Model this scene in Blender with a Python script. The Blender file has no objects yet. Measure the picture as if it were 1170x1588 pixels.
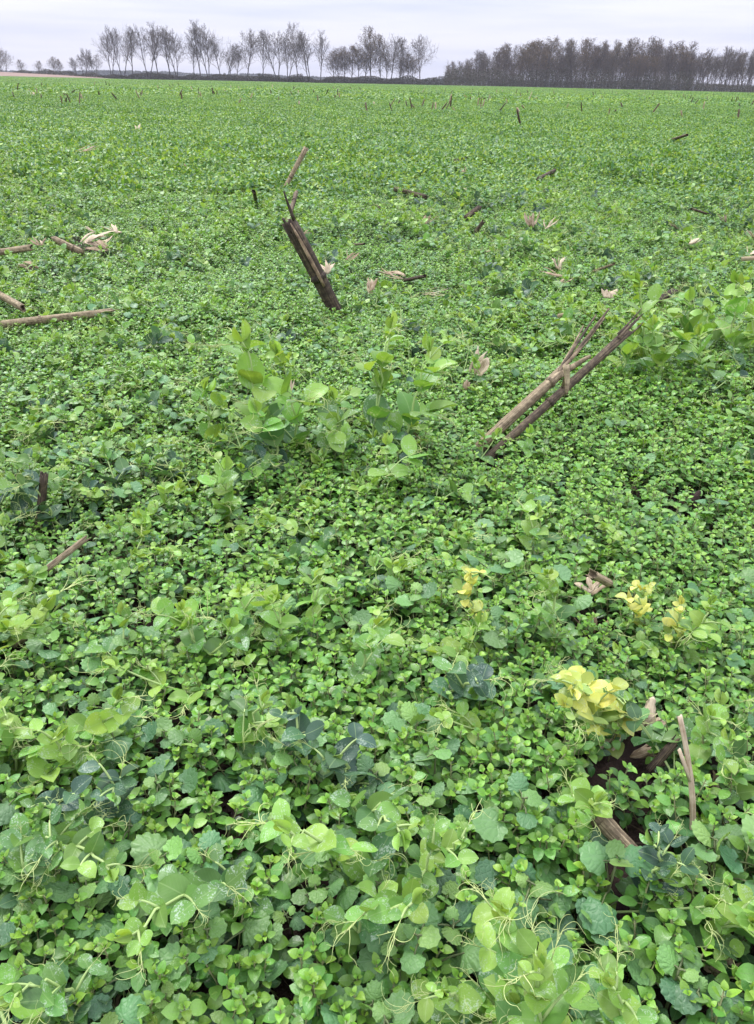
import bpy, math, random
import numpy as np
from mathutils import Matrix, Vector

S = bpy.context.scene
COL = S.collection
R = math.radians

# ------------------------------------------------------------------ camera
CAM_Z, PITCH, ROLL, FPX = 0.63, R(29.15), R(1.2), 1193.0
PW, PH = 1170.0, 1588.0
cam_d = bpy.data.cameras.new('camera')
cam = bpy.data.objects.new('camera', cam_d)
COL.objects.link(cam)
cam_d.sensor_fit = 'VERTICAL'
cam_d.sensor_height = 24.0
cam_d.lens = 24.0 * FPX / PH
cam_d.clip_start = 0.02
cam_d.clip_end = 6000
CR = (Matrix.Rotation(math.pi / 2 - PITCH, 3, 'X') @ Matrix.Rotation(ROLL, 3, 'Z'))
cam.matrix_world = Matrix.Translation((0, 0, CAM_Z)) @ CR.to_4x4()
S.camera = cam

# ------------------------------------------------------------------ sky, sun, exposure
world = bpy.data.worlds.new('World')
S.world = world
world.use_nodes = True
wt = world.node_tree
for n in list(wt.nodes):
    wt.nodes.remove(n)
SUN_EL, SUN_AZ = R(52), R(-35)          # azimuth from +Y towards +X


def wn(t, **kw):
    n = wt.nodes.new(t)
    for k, v in kw.items():
        setattr(n, k, v)
    return n


w_out = wn('ShaderNodeOutputWorld')
w_sky = wn('ShaderNodeTexSky', sky_type='NISHITA', sun_disc=False, sun_elevation=SUN_EL, sun_rotation=SUN_AZ)
w_skys = wn('ShaderNodeVectorMath', operation='SCALE')
w_skys.inputs['Scale'].default_value = 0.10
wt.links.new(w_sky.outputs[0], w_skys.inputs[0])
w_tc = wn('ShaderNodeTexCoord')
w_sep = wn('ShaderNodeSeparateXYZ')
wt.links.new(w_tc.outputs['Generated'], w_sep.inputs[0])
# overcast deck: brightens evenly from horizon to zenith, raised beyond CIE to light the foliage, soft cloud streaks all round
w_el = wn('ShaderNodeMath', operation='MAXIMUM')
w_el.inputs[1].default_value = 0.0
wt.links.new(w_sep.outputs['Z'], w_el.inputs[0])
w_zenith = wn('ShaderNodeMath', operation='MULTIPLY_ADD')
w_zenith.inputs[1].default_value = 3.0
w_zenith.inputs[2].default_value = 1.0
wt.links.new(w_el.outputs[0], w_zenith.inputs[0])
w_map = wn('ShaderNodeMapping')
w_map.inputs['Scale'].default_value = (1.6, 1.6, 26.0)
wt.links.new(w_tc.outputs['Generated'], w_map.inputs[0])
w_no = wn('ShaderNodeTexNoise')
w_no.inputs['Scale'].default_value = 1.5
w_no.inputs['Detail'].default_value = 5.0
w_no.inputs['Roughness'].default_value = 0.55
wt.links.new(w_map.outputs[0], w_no.inputs['Vector'])
w_rmp = wn('ShaderNodeValToRGB')
w_rmp.color_ramp.elements[0].position = 0.36
w_rmp.color_ramp.elements[0].color = (0.30, 0.315, 0.405, 1)
w_rmp.color_ramp.elements[1].position = 0.60
w_rmp.color_ramp.elements[1].color = (0.385, 0.385, 0.450, 1)
wt.links.new(w_no.outputs[0], w_rmp.inputs[0])
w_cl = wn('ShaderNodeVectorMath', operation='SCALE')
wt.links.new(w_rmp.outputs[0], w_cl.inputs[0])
wt.links.new(w_zenith.outputs[0], w_cl.inputs['Scale'])
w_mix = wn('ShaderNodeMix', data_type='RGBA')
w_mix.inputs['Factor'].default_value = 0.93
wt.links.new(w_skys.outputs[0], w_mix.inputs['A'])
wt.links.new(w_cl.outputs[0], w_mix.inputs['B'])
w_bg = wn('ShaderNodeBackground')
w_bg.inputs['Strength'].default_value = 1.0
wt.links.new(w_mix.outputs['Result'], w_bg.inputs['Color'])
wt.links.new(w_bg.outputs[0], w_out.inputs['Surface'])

sun_d = bpy.data.lights.new('sun', 'SUN')
sun_d.energy = 1.5
sun_d.angle = R(14)
sun_d.color = (1.0, 0.97, 0.92)
sun = bpy.data.objects.new('sun', sun_d)
COL.objects.link(sun)
sd = Vector((math.sin(SUN_AZ) * math.cos(SUN_EL), math.cos(SUN_AZ) * math.cos(SUN_EL), math.sin(SUN_EL)))
sun.rotation_euler = sd.to_track_quat('Z', 'Y').to_euler()
sun.location = (-3, 4, 9)

S.view_settings.view_transform = 'Standard'
S.view_settings.look = 'None'
S.view_settings.exposure = 1.02
S.view_settings.gamma = 1.0
S.cycles.max_bounces = 6
S.cycles.diffuse_bounces = 3
S.cycles.glossy_bounces = 2
S.cycles.transmission_bounces = 4
S.cycles.volume_bounces = 0
S.cycles.use_denoising = True

# ------------------------------------------------------------------ helpers: noise, projection
rng = np.random.default_rng(7)
random.seed(7)


def vnoise(x, y, seed=0):
    x = np.asarray(x, float); y = np.asarray(y, float)
    xi = np.floor(x).astype(np.int64); yi = np.floor(y).astype(np.int64)
    fx = x - xi; fy = y - yi
    fx = fx * fx * (3 - 2 * fx); fy = fy * fy * (3 - 2 * fy)

    def h(a, b):
        n = (a * 374761393 + b * 668265263 + seed * 1274126177) & 0x7fffffff
        n = ((n ^ (n >> 13)) * 1274126177) & 0x7fffffff
        n = n ^ (n >> 16)
        return (n & 0xffff) / 65535.0
    return ((h(xi, yi) * (1 - fx) + h(xi + 1, yi) * fx) * (1 - fy) +
            (h(xi, yi + 1) * (1 - fx) + h(xi + 1, yi + 1) * fx) * fy)


def ground_z(x, y):
    x = np.asarray(x, float); y = np.asarray(y, float)
    d = np.hypot(x, y)
    near = np.clip((9 - d) / 5, 0, 1)
    z = near * (0.035 * (vnoise(x * 2.2, y * 2.2, 1) - .5) + 0.02 * (vnoise(x * 6, y * 6, 2) - .5))
    far = np.clip((d - 12) / 60, 0, 1)
    z = z + far * 0.5 * (vnoise(x / 45, y / 45, 3) - .5)
    return z


def pix_dir(px, py):
    v = CR @ Vector(((px - PW / 2) / FPX, (PH / 2 - py) / FPX, -1.0))
    return np.array(v)


def on_ground(px, py, z=0.0):
    d = pix_dir(px, py)
    t = (z - CAM_Z) / d[2]
    return np.array((0, 0, CAM_Z)) + d * t


def on_plane_y(px, py, y):
    d = pix_dir(px, py)
    return np.array((0, 0, CAM_Z)) + d * (y / d[1])


CRi = np.array(CR.transposed())


def project(P):
    q = (np.asarray(P, float) - np.array((0, 0, CAM_Z))) @ CRi.T
    zz = -q[..., 2]
    return PW / 2 + FPX * q[..., 0] / zz, PH / 2 - FPX * q[..., 1] / zz, zz


def nrm(v):
    v = np.asarray(v, float)
    return v / (np.linalg.norm(v) + 1e-12)


def frame(d, n):
    d = nrm(d)
    x = nrm(np.cross(d, n))
    n = np.cross(x, d)
    return np.stack([x, d, n], axis=1)


def mat4(p, M, s=1.0):
    m = np.eye(4)
    m[:3, :3] = M * s
    m[:3, 3] = p
    return m


# ------------------------------------------------------------------ mesh builder
class MB:
    def __init__(self):
        self.V = []; self.F = []; self.uv = []; self.age = []; self.rnd = []; self.mi = []; self.n = 0

    def add(self, V, F, uv=None, age=0.5, rnd=0.0, mat=0):
        V = np.asarray(V, float)
        k = len(V)
        self.V.append(V)
        o = self.n
        self.F.extend([tuple(i + o for i in f) for f in F])
        self.mi.extend([mat] * len(F))
        self.uv.append(np.zeros((k, 2)) if uv is None else np.asarray(uv, float))
        self.age.append(np.full(k, age) if np.isscalar(age) else np.asarray(age, float))
        self.rnd.append(np.full(k, rnd) if np.isscalar(rnd) else np.asarray(rnd, float))
        self.n += k

    def tube(self, path, rad, sides=5, age=0.5, rnd=0.0, mat=0, cap=True):
        P = np.asarray(path, float)
        m = len(P)
        rad = np.full(m, rad) if np.isscalar(rad) else np.asarray(rad, float)
        T = np.gradient(P, axis=0)
        T /= (np.linalg.norm(T, axis=1, keepdims=True) + 1e-12)
        ref = np.array((0.31, 0.95, 0.1)) if abs(T[0][2]) > .8 else np.array((0.05, 0.1, 1.0))
        X = np.cross(T, ref); X /= (np.linalg.norm(X, axis=1, keepdims=True) + 1e-9)
        Y = np.cross(T, X)
        a = np.linspace(0, 2 * np.pi, sides, endpoint=False)
        V = P[:, None, :] + rad[:, None, None] * (np.cos(a)[None, :, None] * X[:, None, :] + np.sin(a)[None, :, None] * Y[:, None, :])
        F = []
        for i in range(m - 1):
            for j in range(sides):
                k = (j + 1) % sides
                F.append((i * sides + j, i * sides + k, (i + 1) * sides + k, (i + 1) * sides + j))
        if cap:
            F.append(tuple((m - 1) * sides + j for j in range(sides)))
            F.append(tuple(reversed(range(sides))))
        L = np.concatenate([[0], np.cumsum(np.linalg.norm(np.diff(P, axis=0), axis=1))])
        uv = np.stack([np.tile(a / (2 * np.pi), m), np.repeat(L, sides)], axis=1)
        self.add(V.reshape(-1, 3), F, uv, age, rnd, mat)

    def mesh(self, name, mats, smooth=True):
        me = bpy.data.meshes.new(name)
        V = np.concatenate(self.V) if self.V else np.zeros((0, 3))
        me.from_pydata(V.tolist(), [], self.F)
        for m in mats:
            me.materials.append(m)
        if len(mats) > 1:
            me.polygons.foreach_set('material_index', np.array(self.mi, dtype=np.int32))
        me.polygons.foreach_set('use_smooth', np.full(len(self.F), smooth))
        a = me.attributes.new('luv', 'FLOAT2', 'POINT'); a.data.foreach_set('vector', np.concatenate(self.uv).astype(np.float32).ravel())
        a = me.attributes.new('age', 'FLOAT', 'POINT'); a.data.foreach_set('value', np.concatenate(self.age).astype(np.float32))
        a = me.attributes.new('rnd', 'FLOAT', 'POINT'); a.data.foreach_set('value', np.concatenate(self.rnd).astype(np.float32))
        me.update()
        return me


def link(name, data, parent=None, m=None, label=None, cat=None, group=None, kind=None):
    o = bpy.data.objects.new(name, data)
    COL.objects.link(o)
    if parent is not None:
        o.parent = parent
    if m is not None:
        o.matrix_basis = Matrix(m.tolist()) if isinstance(m, np.ndarray) else m
    if label: o['label'] = label
    if cat: o['category'] = cat
    if group: o['group'] = group
    if kind: o['kind'] = kind
    return o


# ------------------------------------------------------------------ materials
class NT:
    def __init__(self, name):
        self.m = bpy.data.materials.new(name)
        self.m.use_nodes = True
        self.t = self.m.node_tree
        for n in list(self.t.nodes):
            self.t.nodes.remove(n)
        self.out = self.n('ShaderNodeOutputMaterial')

    def n(self, t, **kw):
        x = self.t.nodes.new(t)
        for k, v in kw.items():
            setattr(x, k, v)
        return x

    def l(self, a, b):
        self.t.links.new(a, b)

    def put(self, sock, v):
        if isinstance(v, (int, float)):
            sock.default_value = v
        elif isinstance(v, tuple):
            sock.default_value = v
        else:
            self.l(v, sock)

    def math(self, op, a, b=0.0, c=None, clamp=False):
        x = self.n('ShaderNodeMath', operation=op, use_clamp=clamp)
        self.put(x.inputs[0], a)
        self.put(x.inputs[1], b)
        if c is not None: self.put(x.inputs[2], c)
        return x.outputs[0]

    def attr(self, name, out='Fac'):
        return self.n('ShaderNodeAttribute', attribute_name=name).outputs[out]

    def ramp(self, fac, stops):
        x = self.n('ShaderNodeValToRGB')
        e = x.color_ramp.elements
        while len(e) < len(stops): e.new(0.5)
        for i, (p, c) in enumerate(stops):
            e[i].position = p
            e[i].color = (*c, 1) if len(c) == 3 else c
        self.l(fac, x.inputs[0])
        return x.outputs[0]

    def noise(self, vec, scale, detail=3, rough=0.5):
        x = self.n('ShaderNodeTexNoise')
        x.inputs['Scale'].default_value = scale
        x.inputs['Detail'].default_value = detail
        x.inputs['Roughness'].default_value = rough
        if vec is not None: self.l(vec, x.inputs['Vector'])
        return x.outputs[0]

    def mapping(self, vec, scale=(1, 1, 1), loc=None):
        x = self.n('ShaderNodeMapping')
        x.inputs['Scale'].default_value = scale
        if loc is not None: self.l(loc, x.inputs['Location'])
        self.l(vec, x.inputs[0])
        return x.outputs[0]

    def mix(self, f, a, b, blend='MIX'):
        x = self.n('ShaderNodeMix', data_type='RGBA', blend_type=blend)
        self.put(x.inputs['Factor'], f)
        self.put(x.inputs['A'], a)
        self.put(x.inputs['B'], b)
        return x.outputs['Result']

    def bump(self, h, strength=0.3, dist=0.01):
        x = self.n('ShaderNodeBump')
        x.inputs['Strength'].default_value = strength
        x.inputs['Distance'].default_value = dist
        self.l(h, x.inputs['Height'])
        return x.outputs[0]

    def principled(self, col, rough=0.5, spec=0.4, normal=None):
        x = self.n('ShaderNodeBsdfPrincipled')
        self.put(x.inputs['Base Color'], col)
        self.put(x.inputs['Roughness'], rough)
        x.inputs['Specular IOR Level'].default_value = spec
        if normal is not None: self.l(normal, x.inputs['Normal'])
        return x.outputs[0]

    def done(self, sh):
        self.l(sh, self.out.inputs['Surface'])
        return self.m


def leaf_material(name, stops, kind, trans=0.22, rough=0.42, spec=0.35):
    m = NT(name)
    luv = m.attr('luv', 'Vector')
    oi = m.n('ShaderNodeObjectInfo')
    r = m.math('FRACT', m.math('ADD', m.attr('rnd'), oi.outputs['Random']))
    r2 = m.math('FRACT', m.math('MULTIPLY', r, 37.7))
    geo = m.n('ShaderNodeNewGeometry')
    patch = m.noise(geo.outputs['Position'], 1.3, 3, 0.6)
    a = m.math('ADD', m.attr('age'), m.math('MULTIPLY', m.math('SUBTRACT', r, 0.5), 0.30))
    drift = m.noise(geo.outputs['Position'], 0.16, 2, 0.5)
    a = m.math('ADD', a, m.math('MULTIPLY', m.math('SUBTRACT', drift, 0.5), 0.5))
    a = m.math('ADD', a, m.math('MULTIPLY', m.math('SUBTRACT', patch, 0.52), 0.6), clamp=True)
    col = m.ramp(a, stops)
    val = m.math('MULTIPLY_ADD', r2, 0.5, 0.75)
    hsv = m.n('ShaderNodeHueSaturation')
    m.l(col, hsv.inputs['Color'])
    m.l(val, hsv.inputs['Value'])
    m.l(m.math('MULTIPLY_ADD', m.math('FRACT', m.math('MULTIPLY', r, 91.3)), 0.03, 0.485), hsv.inputs['Hue'])
    col = hsv.outputs[0]
    sep = m.n('ShaderNodeSeparateXYZ'); m.l(luv, sep.inputs[0])
    ax = m.math('ABSOLUTE', sep.outputs['X'])
    shift = m.n('ShaderNodeCombineXYZ')
    m.l(m.math('MULTIPLY', r, 63.0), shift.inputs[0]); m.l(m.math('MULTIPLY', r2, 41.0), shift.inputs[1])
    nor = None
    if kind == 'pea':
        mid = m.math('LESS_THAN', ax, 0.018)
        # pinnate veins slanting forward from the midrib
        vw = m.math('SINE', m.math('MULTIPLY', m.math('SUBTRACT', sep.outputs['Y'], m.math('MULTIPLY', ax, 1.1)), 44.0))
        vein = m.math('MAXIMUM', mid, m.math('MULTIPLY', m.math('GREATER_THAN', vw, 0.95), 0.22))
        col = m.mix(m.math('MULTIPLY', vein, 0.28), col, (0.36, 0.50, 0.20, 1))
        mo = m.noise(m.mapping(luv, (1.0, 0.75, 1.0), shift.outputs[0]), 15.0, 5, 0.68)
        zone = m.noise(m.mapping(luv, (1, 1, 1), shift.outputs[0]), 2.6, 1, 0.5)
        k = m.ramp(m.math('ADD', mo, m.math('MULTIPLY', m.math('SUBTRACT', zone, 0.5), 0.55)), [(0.56, (0, 0, 0)), (0.64, (1, 1, 1))])
        amt = m.math('MULTIPLY', m.math('GREATER_THAN', r2, 0.25), 0.72)
        amt = m.math('MULTIPLY', amt, m.math('MULTIPLY_ADD', m.math('ABSOLUTE', m.math('SUBTRACT', m.attr('age'), .55)), -1.1, 0.95), clamp=True)
        col = m.mix(m.math('MULTIPLY', k, amt), col, (0.52, 0.62, 0.50, 1))
        nor = m.bump(m.math('ADD', m.math('MULTIPLY', vw, .06), m.math('MULTIPLY', zone, 3.0)), 0.2, 0.0015)
    elif kind == 'chick':
        mid = m.math('LESS_THAN', ax, 0.022)
        col = m.mix(m.math('MULTIPLY', mid, 0.4), col, (0.17, 0.30, 0.08, 1))
        h = m.noise(m.mapping(luv, (1, 1, 1), shift.outputs[0]), 7.0, 2, 0.5)
        nor = m.bump(h, 0.25, 0.002)
    elif kind == 'nettle':
        vo = m.n('ShaderNodeTexVoronoi', feature='DISTANCE_TO_EDGE')
        vo.inputs['Scale'].default_value = 5.0
        m.l(m.mapping(luv, (1, 1, 1), shift.outputs[0]), vo.inputs['Vector'])
        ang = m.math('ARCTAN2', sep.outputs['X'], m.math('ADD', sep.outputs['Y'], 0.02))
        rad = m.math('ABSOLUTE', m.math('SINE', m.math('MULTIPLY', ang, 2.6)))
        radv = m.math('SUBTRACT', 1.0, m.math('MULTIPLY', rad, 9.0), clamp=True)
        cell = m.math('MULTIPLY', vo.outputs['Distance'], 5.0, clamp=True)
        net = m.math('MAXIMUM', m.math('SUBTRACT', 1.0, m.math('MULTIPLY', vo.outputs['Distance'], 14.0), clamp=True), radv)
        col = m.mix(m.math('MULTIPLY', net, 0.22), col, (0.20, 0.32, 0.16, 1))
        nor = m.bump(m.math('SUBTRACT', cell, m.math('MULTIPLY', radv, 0.9)), 0.28, 0.0015)
    pr = m.principled(col, rough, spec, nor)
    tr = m.n('ShaderNodeBsdfTranslucent')
    m.l(m.mix(1.0, col, (1.35, 1.25, 0.55, 1), 'MULTIPLY'), tr.inputs['Color'])
    ms = m.n('ShaderNodeMixShader')
    ms.inputs[0].default_value = trans
    m.l(pr, ms.inputs[1]); m.l(tr.outputs[0], ms.inputs[2])
    return m.done(ms.outputs[0])


M_PEA = leaf_material('pea_leaf', [(0.0, (0.27, 0.43, 0.075)), (0.35, (0.18, 0.35, 0.062)), (0.68, (0.09, 0.20, 0.07)), (1.0, (0.05, 0.105, 0.07))], 'pea', 0.30)
M_PEAY = leaf_material('yellowed_pea_leaf', [(0.0, (0.62, 0.62, 0.12)), (0.5, (0.46, 0.53, 0.13)), (1.0, (0.22, 0.36, 0.09))], 'pea', 0.26)
M_CHICK = leaf_material('chickweed_leaf', [(0.0, (0.20, 0.385, 0.042)), (0.30, (0.130, 0.295, 0.046)), (0.70, (0.080, 0.195, 0.042)), (1.0, (0.042, 0.11, 0.033))], 'chick', 0.22, 0.36, 0.5)
M_NET = leaf_material('dead_nettle_leaf', [(0.0, (0.18, 0.33, 0.07)), (0.5, (0.100, 0.225, 0.080)), (1.0, (0.06, 0.145, 0.06))], 'nettle', 0.2, 0.44, 0.45)


M_FPEA = leaf_material('far_pea_leaf', [(0.0, (0.30, 0.43, 0.075)), (0.35, (0.205, 0.35, 0.062)), (0.68, (0.09, 0.20, 0.07)), (1.0, (0.05, 0.105, 0.07))], 'far', 0.30, 0.48, 0.4)
M_FCHICK = leaf_material('far_chickweed_leaf', [(0.0, (0.23, 0.385, 0.05)), (0.30, (0.152, 0.295, 0.054)), (0.70, (0.092, 0.195, 0.05)), (1.0, (0.042, 0.11, 0.033))], 'far', 0.22, 0.46, 0.42)
M_FNET = leaf_material('far_dead_nettle_leaf', [(0.0, (0.18, 0.33, 0.07)), (0.5, (0.100, 0.225, 0.080)), (1.0, (0.06, 0.145, 0.06))], 'far', 0.2, 0.48, 0.42)


def plain(name, col, rough=0.6, spec=0.3, vary=0.3):
    m = NT(name)
    geo = m.n('ShaderNodeNewGeometry')
    n = m.noise(geo.outputs['Position'], 60.0, 3)
    r = m.math('FRACT', m.math('ADD', m.attr('rnd'), m.n('ShaderNodeObjectInfo').outputs['Random']))
    h = m.n('ShaderNodeHueSaturation')
    h.inputs['Color'].default_value = (*col, 1)
    v = m.math('ADD', m.math('MULTIPLY', n, vary), m.math('MULTIPLY_ADD', r, vary, 1.0 - vary))
    m.l(v, h.inputs['Value'])
    return m.done(m.principled(h.outputs[0], rough, spec))


M_STEM = plain('pea_stem', (0.34, 0.46, 0.16), 0.45)
M_CSTEM = plain('chickweed_stem', (0.18, 0.20, 0.08), 0.5)
M_NSTEM = plain('dead_nettle_stem', (0.12, 0.15, 0.06), 0.5)
M_TENDRIL = plain('tendril', (0.46, 0.54, 0.20), 0.45)


def stalk_material():
    # weathered corn stalk: tan with dark fibre streaks; 'age' 0 pale .. 1 dark
    m = NT('corn_stalk')
    luv = m.attr('luv', 'Vector')
    oi = m.n('ShaderNodeObjectInfo')
    sh = m.n('ShaderNodeCombineXYZ'); m.l(m.math('MULTIPLY', oi.outputs['Random'], 50.0), sh.inputs[1])
    st = m.noise(m.mapping(luv, (26.0, 9.0, 1.0), sh.outputs[0]), 1.0, 5, 0.75)
    bl = m.noise(m.mapping(luv, (5.0, 60.0, 1.0), sh.outputs[0]), 1.0, 5, 0.75)
    f = m.math('ADD', m.math('MULTIPLY_ADD', st, 1.1, -.17), m.math('MULTIPLY_ADD', bl, 0.9, -.2))
    f = m.math('SUBTRACT', m.math('ADD', f, 0.34), m.math('MULTIPLY', m.attr('age'), 0.62), clamp=True)
    col = m.ramp(f, [(0.16, (0.020, 0.016, 0.012)), (0.42, (0.065, 0.048, 0.034)), (0.62, (0.17, 0.13, 0.078)), (0.86, (0.41, 0.33, 0.20))])
    nor = m.bump(m.math('ADD', st, m.math('MULTIPLY', bl, 0.3)), 0.6, 0.003)
    return m.done(m.principled(col, 0.75, 0.2, nor))


M_STALK = stalk_material()


def husk_material():
    m = NT('corn_husk')
    luv = m.attr('luv', 'Vector')
    oi = m.n('ShaderNodeObjectInfo')
    sh = m.n('ShaderNodeCombineXYZ'); m.l(m.math('MULTIPLY', oi.outputs['Random'], 50.0), sh.inputs[1])
    st = m.noise(m.mapping(luv, (700.0, 25.0, 1.0), sh.outputs[0]), 1.0, 3, 0.6)
    bl = m.noise(m.mapping(luv, (90.0, 60.0, 1.0), sh.outputs[0]), 1.0, 3, 0.6)
    f = m.math('SUBTRACT', m.math('ADD', m.math('MULTIPLY', st, 0.6), m.math('MULTIPLY', bl, 0.7)), m.math('MULTIPLY_ADD', m.attr('age'), 0.5, -0.15), clamp=True)
    col = m.ramp(f, [(0.15, (0.06, 0.04, 0.028)), (0.45, (0.25, 0.18, 0.10)), (0.75, (0.57, 0.47, 0.32))])
    nor = m.bump(st, 0.6, 0.002)
    return m.done(m.principled(col, 0.7, 0.25, nor))


M_HUSK = husk_material()


def soil_material():
    m = NT('moist_soil')
    geo = m.n('ShaderNodeNewGeometry')
    p = geo.outputs['Position']
    a = m.noise(p, 55.0, 6, 0.65)
    b = m.noise(p, 6.0, 4, 0.6)
    f = m.math('ADD', m.math('MULTIPLY', a, 0.7), m.math('MULTIPLY', b, 0.3))
    col = m.ramp(f, [(0.32, (0.016, 0.010, 0.008)), (0.55, (0.045, 0.028, 0.021)), (0.75, (0.10, 0.066, 0.048))])
    # past the near field the soil only shows between leaves; far beyond the crop it is meadow
    sep = m.n('ShaderNodeSeparateXYZ'); m.l(p, sep.inputs[0])
    far = m.math('GREATER_THAN', sep.outputs['Y'], 345.0)
    gr = m.ramp(m.noise(p, 0.05, 4), [(0.3, (0.06, 0.10, 0.035)), (0.7, (0.12, 0.13, 0.06))])
    col = m.mix(far, col, gr)
    nor = m.bump(m.math('ADD', a, b), 0.9, 0.012)
    return m.done(m.principled(col, 0.85, 0.25, nor))


M_SOIL = soil_material()

# ------------------------------------------------------------------ ground
def build_ground():
    t = np.linspace(-1, 1, 301)
    xs = np.sinh(t * 8.3) / np.sinh(8.3) * 1500
    u = np.linspace(0, 1, 361)
    ys = -3 + (np.exp(u * 7.6) - 1) / (np.exp(7.6) - 1) * 1500 + u * 6
    X, Y = np.meshgrid(xs, ys)
    Z = ground_z(X, Y)
    d = np.hypot(X, Y)
    cl = np.clip((3.5 - d) / 2, 0, 1)
    Z = Z + cl * 0.010 * (vnoise(X * 45, Y * 45, 5) - .5) + cl * 0.012 * (vnoise(X * 20, Y * 20, 6) - .5)
    Z = Z - 0.004
    nx, ny = len(xs), len(ys)
    V = np.stack([X, Y, Z], -1).reshape(-1, 3)
    i = np.arange(ny - 1)[:, None] * nx + np.arange(nx - 1)[None, :]
    F = np.stack([i, i + 1, i + nx + 1, i + nx], -1).reshape(-1, 4)
    me = bpy.data.meshes.new('ground')
    me.from_pydata(V.tolist(), [], F.tolist())
    me.materials.append(M_SOIL)
    me.polygons.foreach_set('use_smooth', np.full(len(F), True))
    return link('ground', me, label='dark moist soil under the cover crop', kind='structure')


build_ground()

# tan harvested strip beyond the crop
mt = NT('harvested_soil')
_g = mt.n('ShaderNodeNewGeometry')
_f = mt.noise(mt.mapping(_g.outputs['Position'], (0.06, 0.5, 1.0)), 1.0, 4)
M_TAN = mt.done(mt.principled(mt.ramp(_f, [(0.3, (0.17, 0.115, 0.085)), (0.7, (0.29, 0.21, 0.165))]), 0.9, 0.1))


def strip_field():
    nx, ny = 40, 14
    V = []; F = []
    for j in range(ny):
        for i in range(nx):
            u = i / (nx - 1); v = j / (ny - 1)
            x = -285 + 186 * u + 10 * v
            y = 262 + 140 * v
            e = min(1, u * 12, (1 - u) * 3.5) * min(1, v * 4, (1 - v) * 6 + .2)
            z = -0.4 + 2.3 * max(0, e) * (0.75 + 0.25 * float(vnoise(x / 30, y / 30, 9)))
            V.append((x, y, z))
    for j in range(ny - 1):
        for i in range(nx - 1):
            a = j * nx + i
            F.append((a, a + 1, a + nx + 1, a + nx))
    me = bpy.data.meshes.new('harvested_field')
    me.from_pydata(V, [], F); me.materials.append(M_TAN)
    for p in me.polygons: p.use_smooth = True
    link('harvested_field', me, label='tan harvested field rising beyond the green crop', kind='structure')


strip_field()

# ------------------------------------------------------------------ trees
def bark_material(name, c1, c2):
    m = NT(name)
    g = m.n('ShaderNodeNewGeometry')
    n = m.noise(m.mapping(g.outputs['Position'], (1.2, 1.2, 0.3)), 1.0, 3)
    return m.done(m.principled(m.ramp(n, [(0.3, c1), (0.7, c2)]), 0.85, 0.15))


M_BARK = bark_material('bark', (0.035, 0.029, 0.026), (0.085, 0.07, 0.06))
M_TWIG = bark_material('twigs', (0.064, 0.050, 0.038), (0.125, 0.098, 0.074))
M_BUD = plain('buds', (0.15, 0.10, 0.045), 0.8, 0.1, 0.5)
M_SCRUB = plain('scrub', (0.05, 0.052, 0.026), 0.85, 0.1, 0.6)


def grow_tree(seed, h, first, n1, spread, ratio, lean, multi=1, tuft=0):
    r = np.random.default_rng(seed)
    trunk = MB(); crown = MB()

    def br(p, d, L, rad, lev):
        nseg = (9, 5, 3, 2, 2)[lev]
        P = [p.copy()]
        dd = d.copy()
        for s in range(nseg):
            dd = nrm(dd + r.normal(0, (.05, .10, .16, .2, .2)[lev], 3) + np.array((0, 0, .02 if lev == 0 else .07)))
            P.append(P[-1] + dd * L / nseg)
        P = np.array(P)
        taper = np.linspace(1, .28, nseg + 1)
        sides = (7, 4, 3, 3, 3)[lev]
        (trunk if lev == 0 else crown).tube(P, np.maximum(rad * taper, .017), sides, .5, float(r.random()), 0, cap=False)
        if lev >= 4:
            return
        if lev == 3 and tuft:
            for q in range(tuft):
                c = P[-1] + r.normal(0, .35, 3)
                M = frame(r.normal(0, 1, 3), r.normal(0, 1, 3)) * r.uniform(.12, .30)
                V = np.array([(-.5, 0, 0), (0, .5, .1), (.5, 0, 0), (0, -.5, .1)]) @ M.T + c
                crown.add(V, [(0, 1, 2, 3)], None, .5, float(r.random()), 1)
        n = (n1, 7, 5, 3)[lev]
        for c in range(n):
            f = (first + (1 - first) * (c + r.random()) / n) if lev == 0 else (.2 + .8 * (c + r.random()) / n)
            k = f * nseg; i = min(int(k), nseg - 1); q = P[i] + (P[i + 1] - P[i]) * (k - i)
            T = nrm(P[i + 1] - P[i])
            az = c * 2.4 + r.random() * 1.3
            side = nrm(np.cross(T, (math.cos(az), math.sin(az), .13)))
            ang = r.uniform(.35, .75) * spread
            nd = nrm(T * math.cos(ang) + side * math.sin(ang))
            if lev == 0:
                ln = h * ratio * (1.05 - .75 * (f - first) / (1 - first)) * r.uniform(.7, 1.15)
            else:
                ln = L * r.uniform(.32, .6)
            br(q, nd, ln, max(rad * taper[i] * r.uniform(.35, .6), .016), lev + 1)

    for k in range(multi):
        az = r.random() * 6.28
        d = nrm(np.array((math.cos(az) * lean, math.sin(az) * lean, 1.0)))
        br(np.array((math.cos(az) * .35 * (multi > 1), math.sin(az) * .35 * (multi > 1), -.15)), d,
           h * (r.uniform(.85, 1.0)), h * .013 / (1 if multi == 1 else 1.15), 0)
    return trunk.mesh('trunk', [M_BARK]), crown.mesh('crown', [M_TWIG, M_BUD])


TREES = {
    'tall': [grow_tree(11 + i, 17, .25, 16, 1.05, .42, .07, 1) for i in range(4)],
    'fork': [grow_tree(21 + i, 16, .22, 12, 1.0, .40, .24, 2) for i in range(4)],
    'oak': [grow_tree(31 + i, 14, .25, 16, 1.25, .52, .05, 1) for i in range(2)],
    'bud': [grow_tree(41 + i, 14, .16, 16, 1.15, .44, .06, 1, 2) for i in range(2)],
    'wood': [grow_tree(51 + i, 15, .16, 16, .95, .36, .10, 1, 1) for i in range(4)],
}
H0 = {'tall': 17, 'fork': 16, 'oak': 14, 'bud': 14, 'wood': 15}


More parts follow.
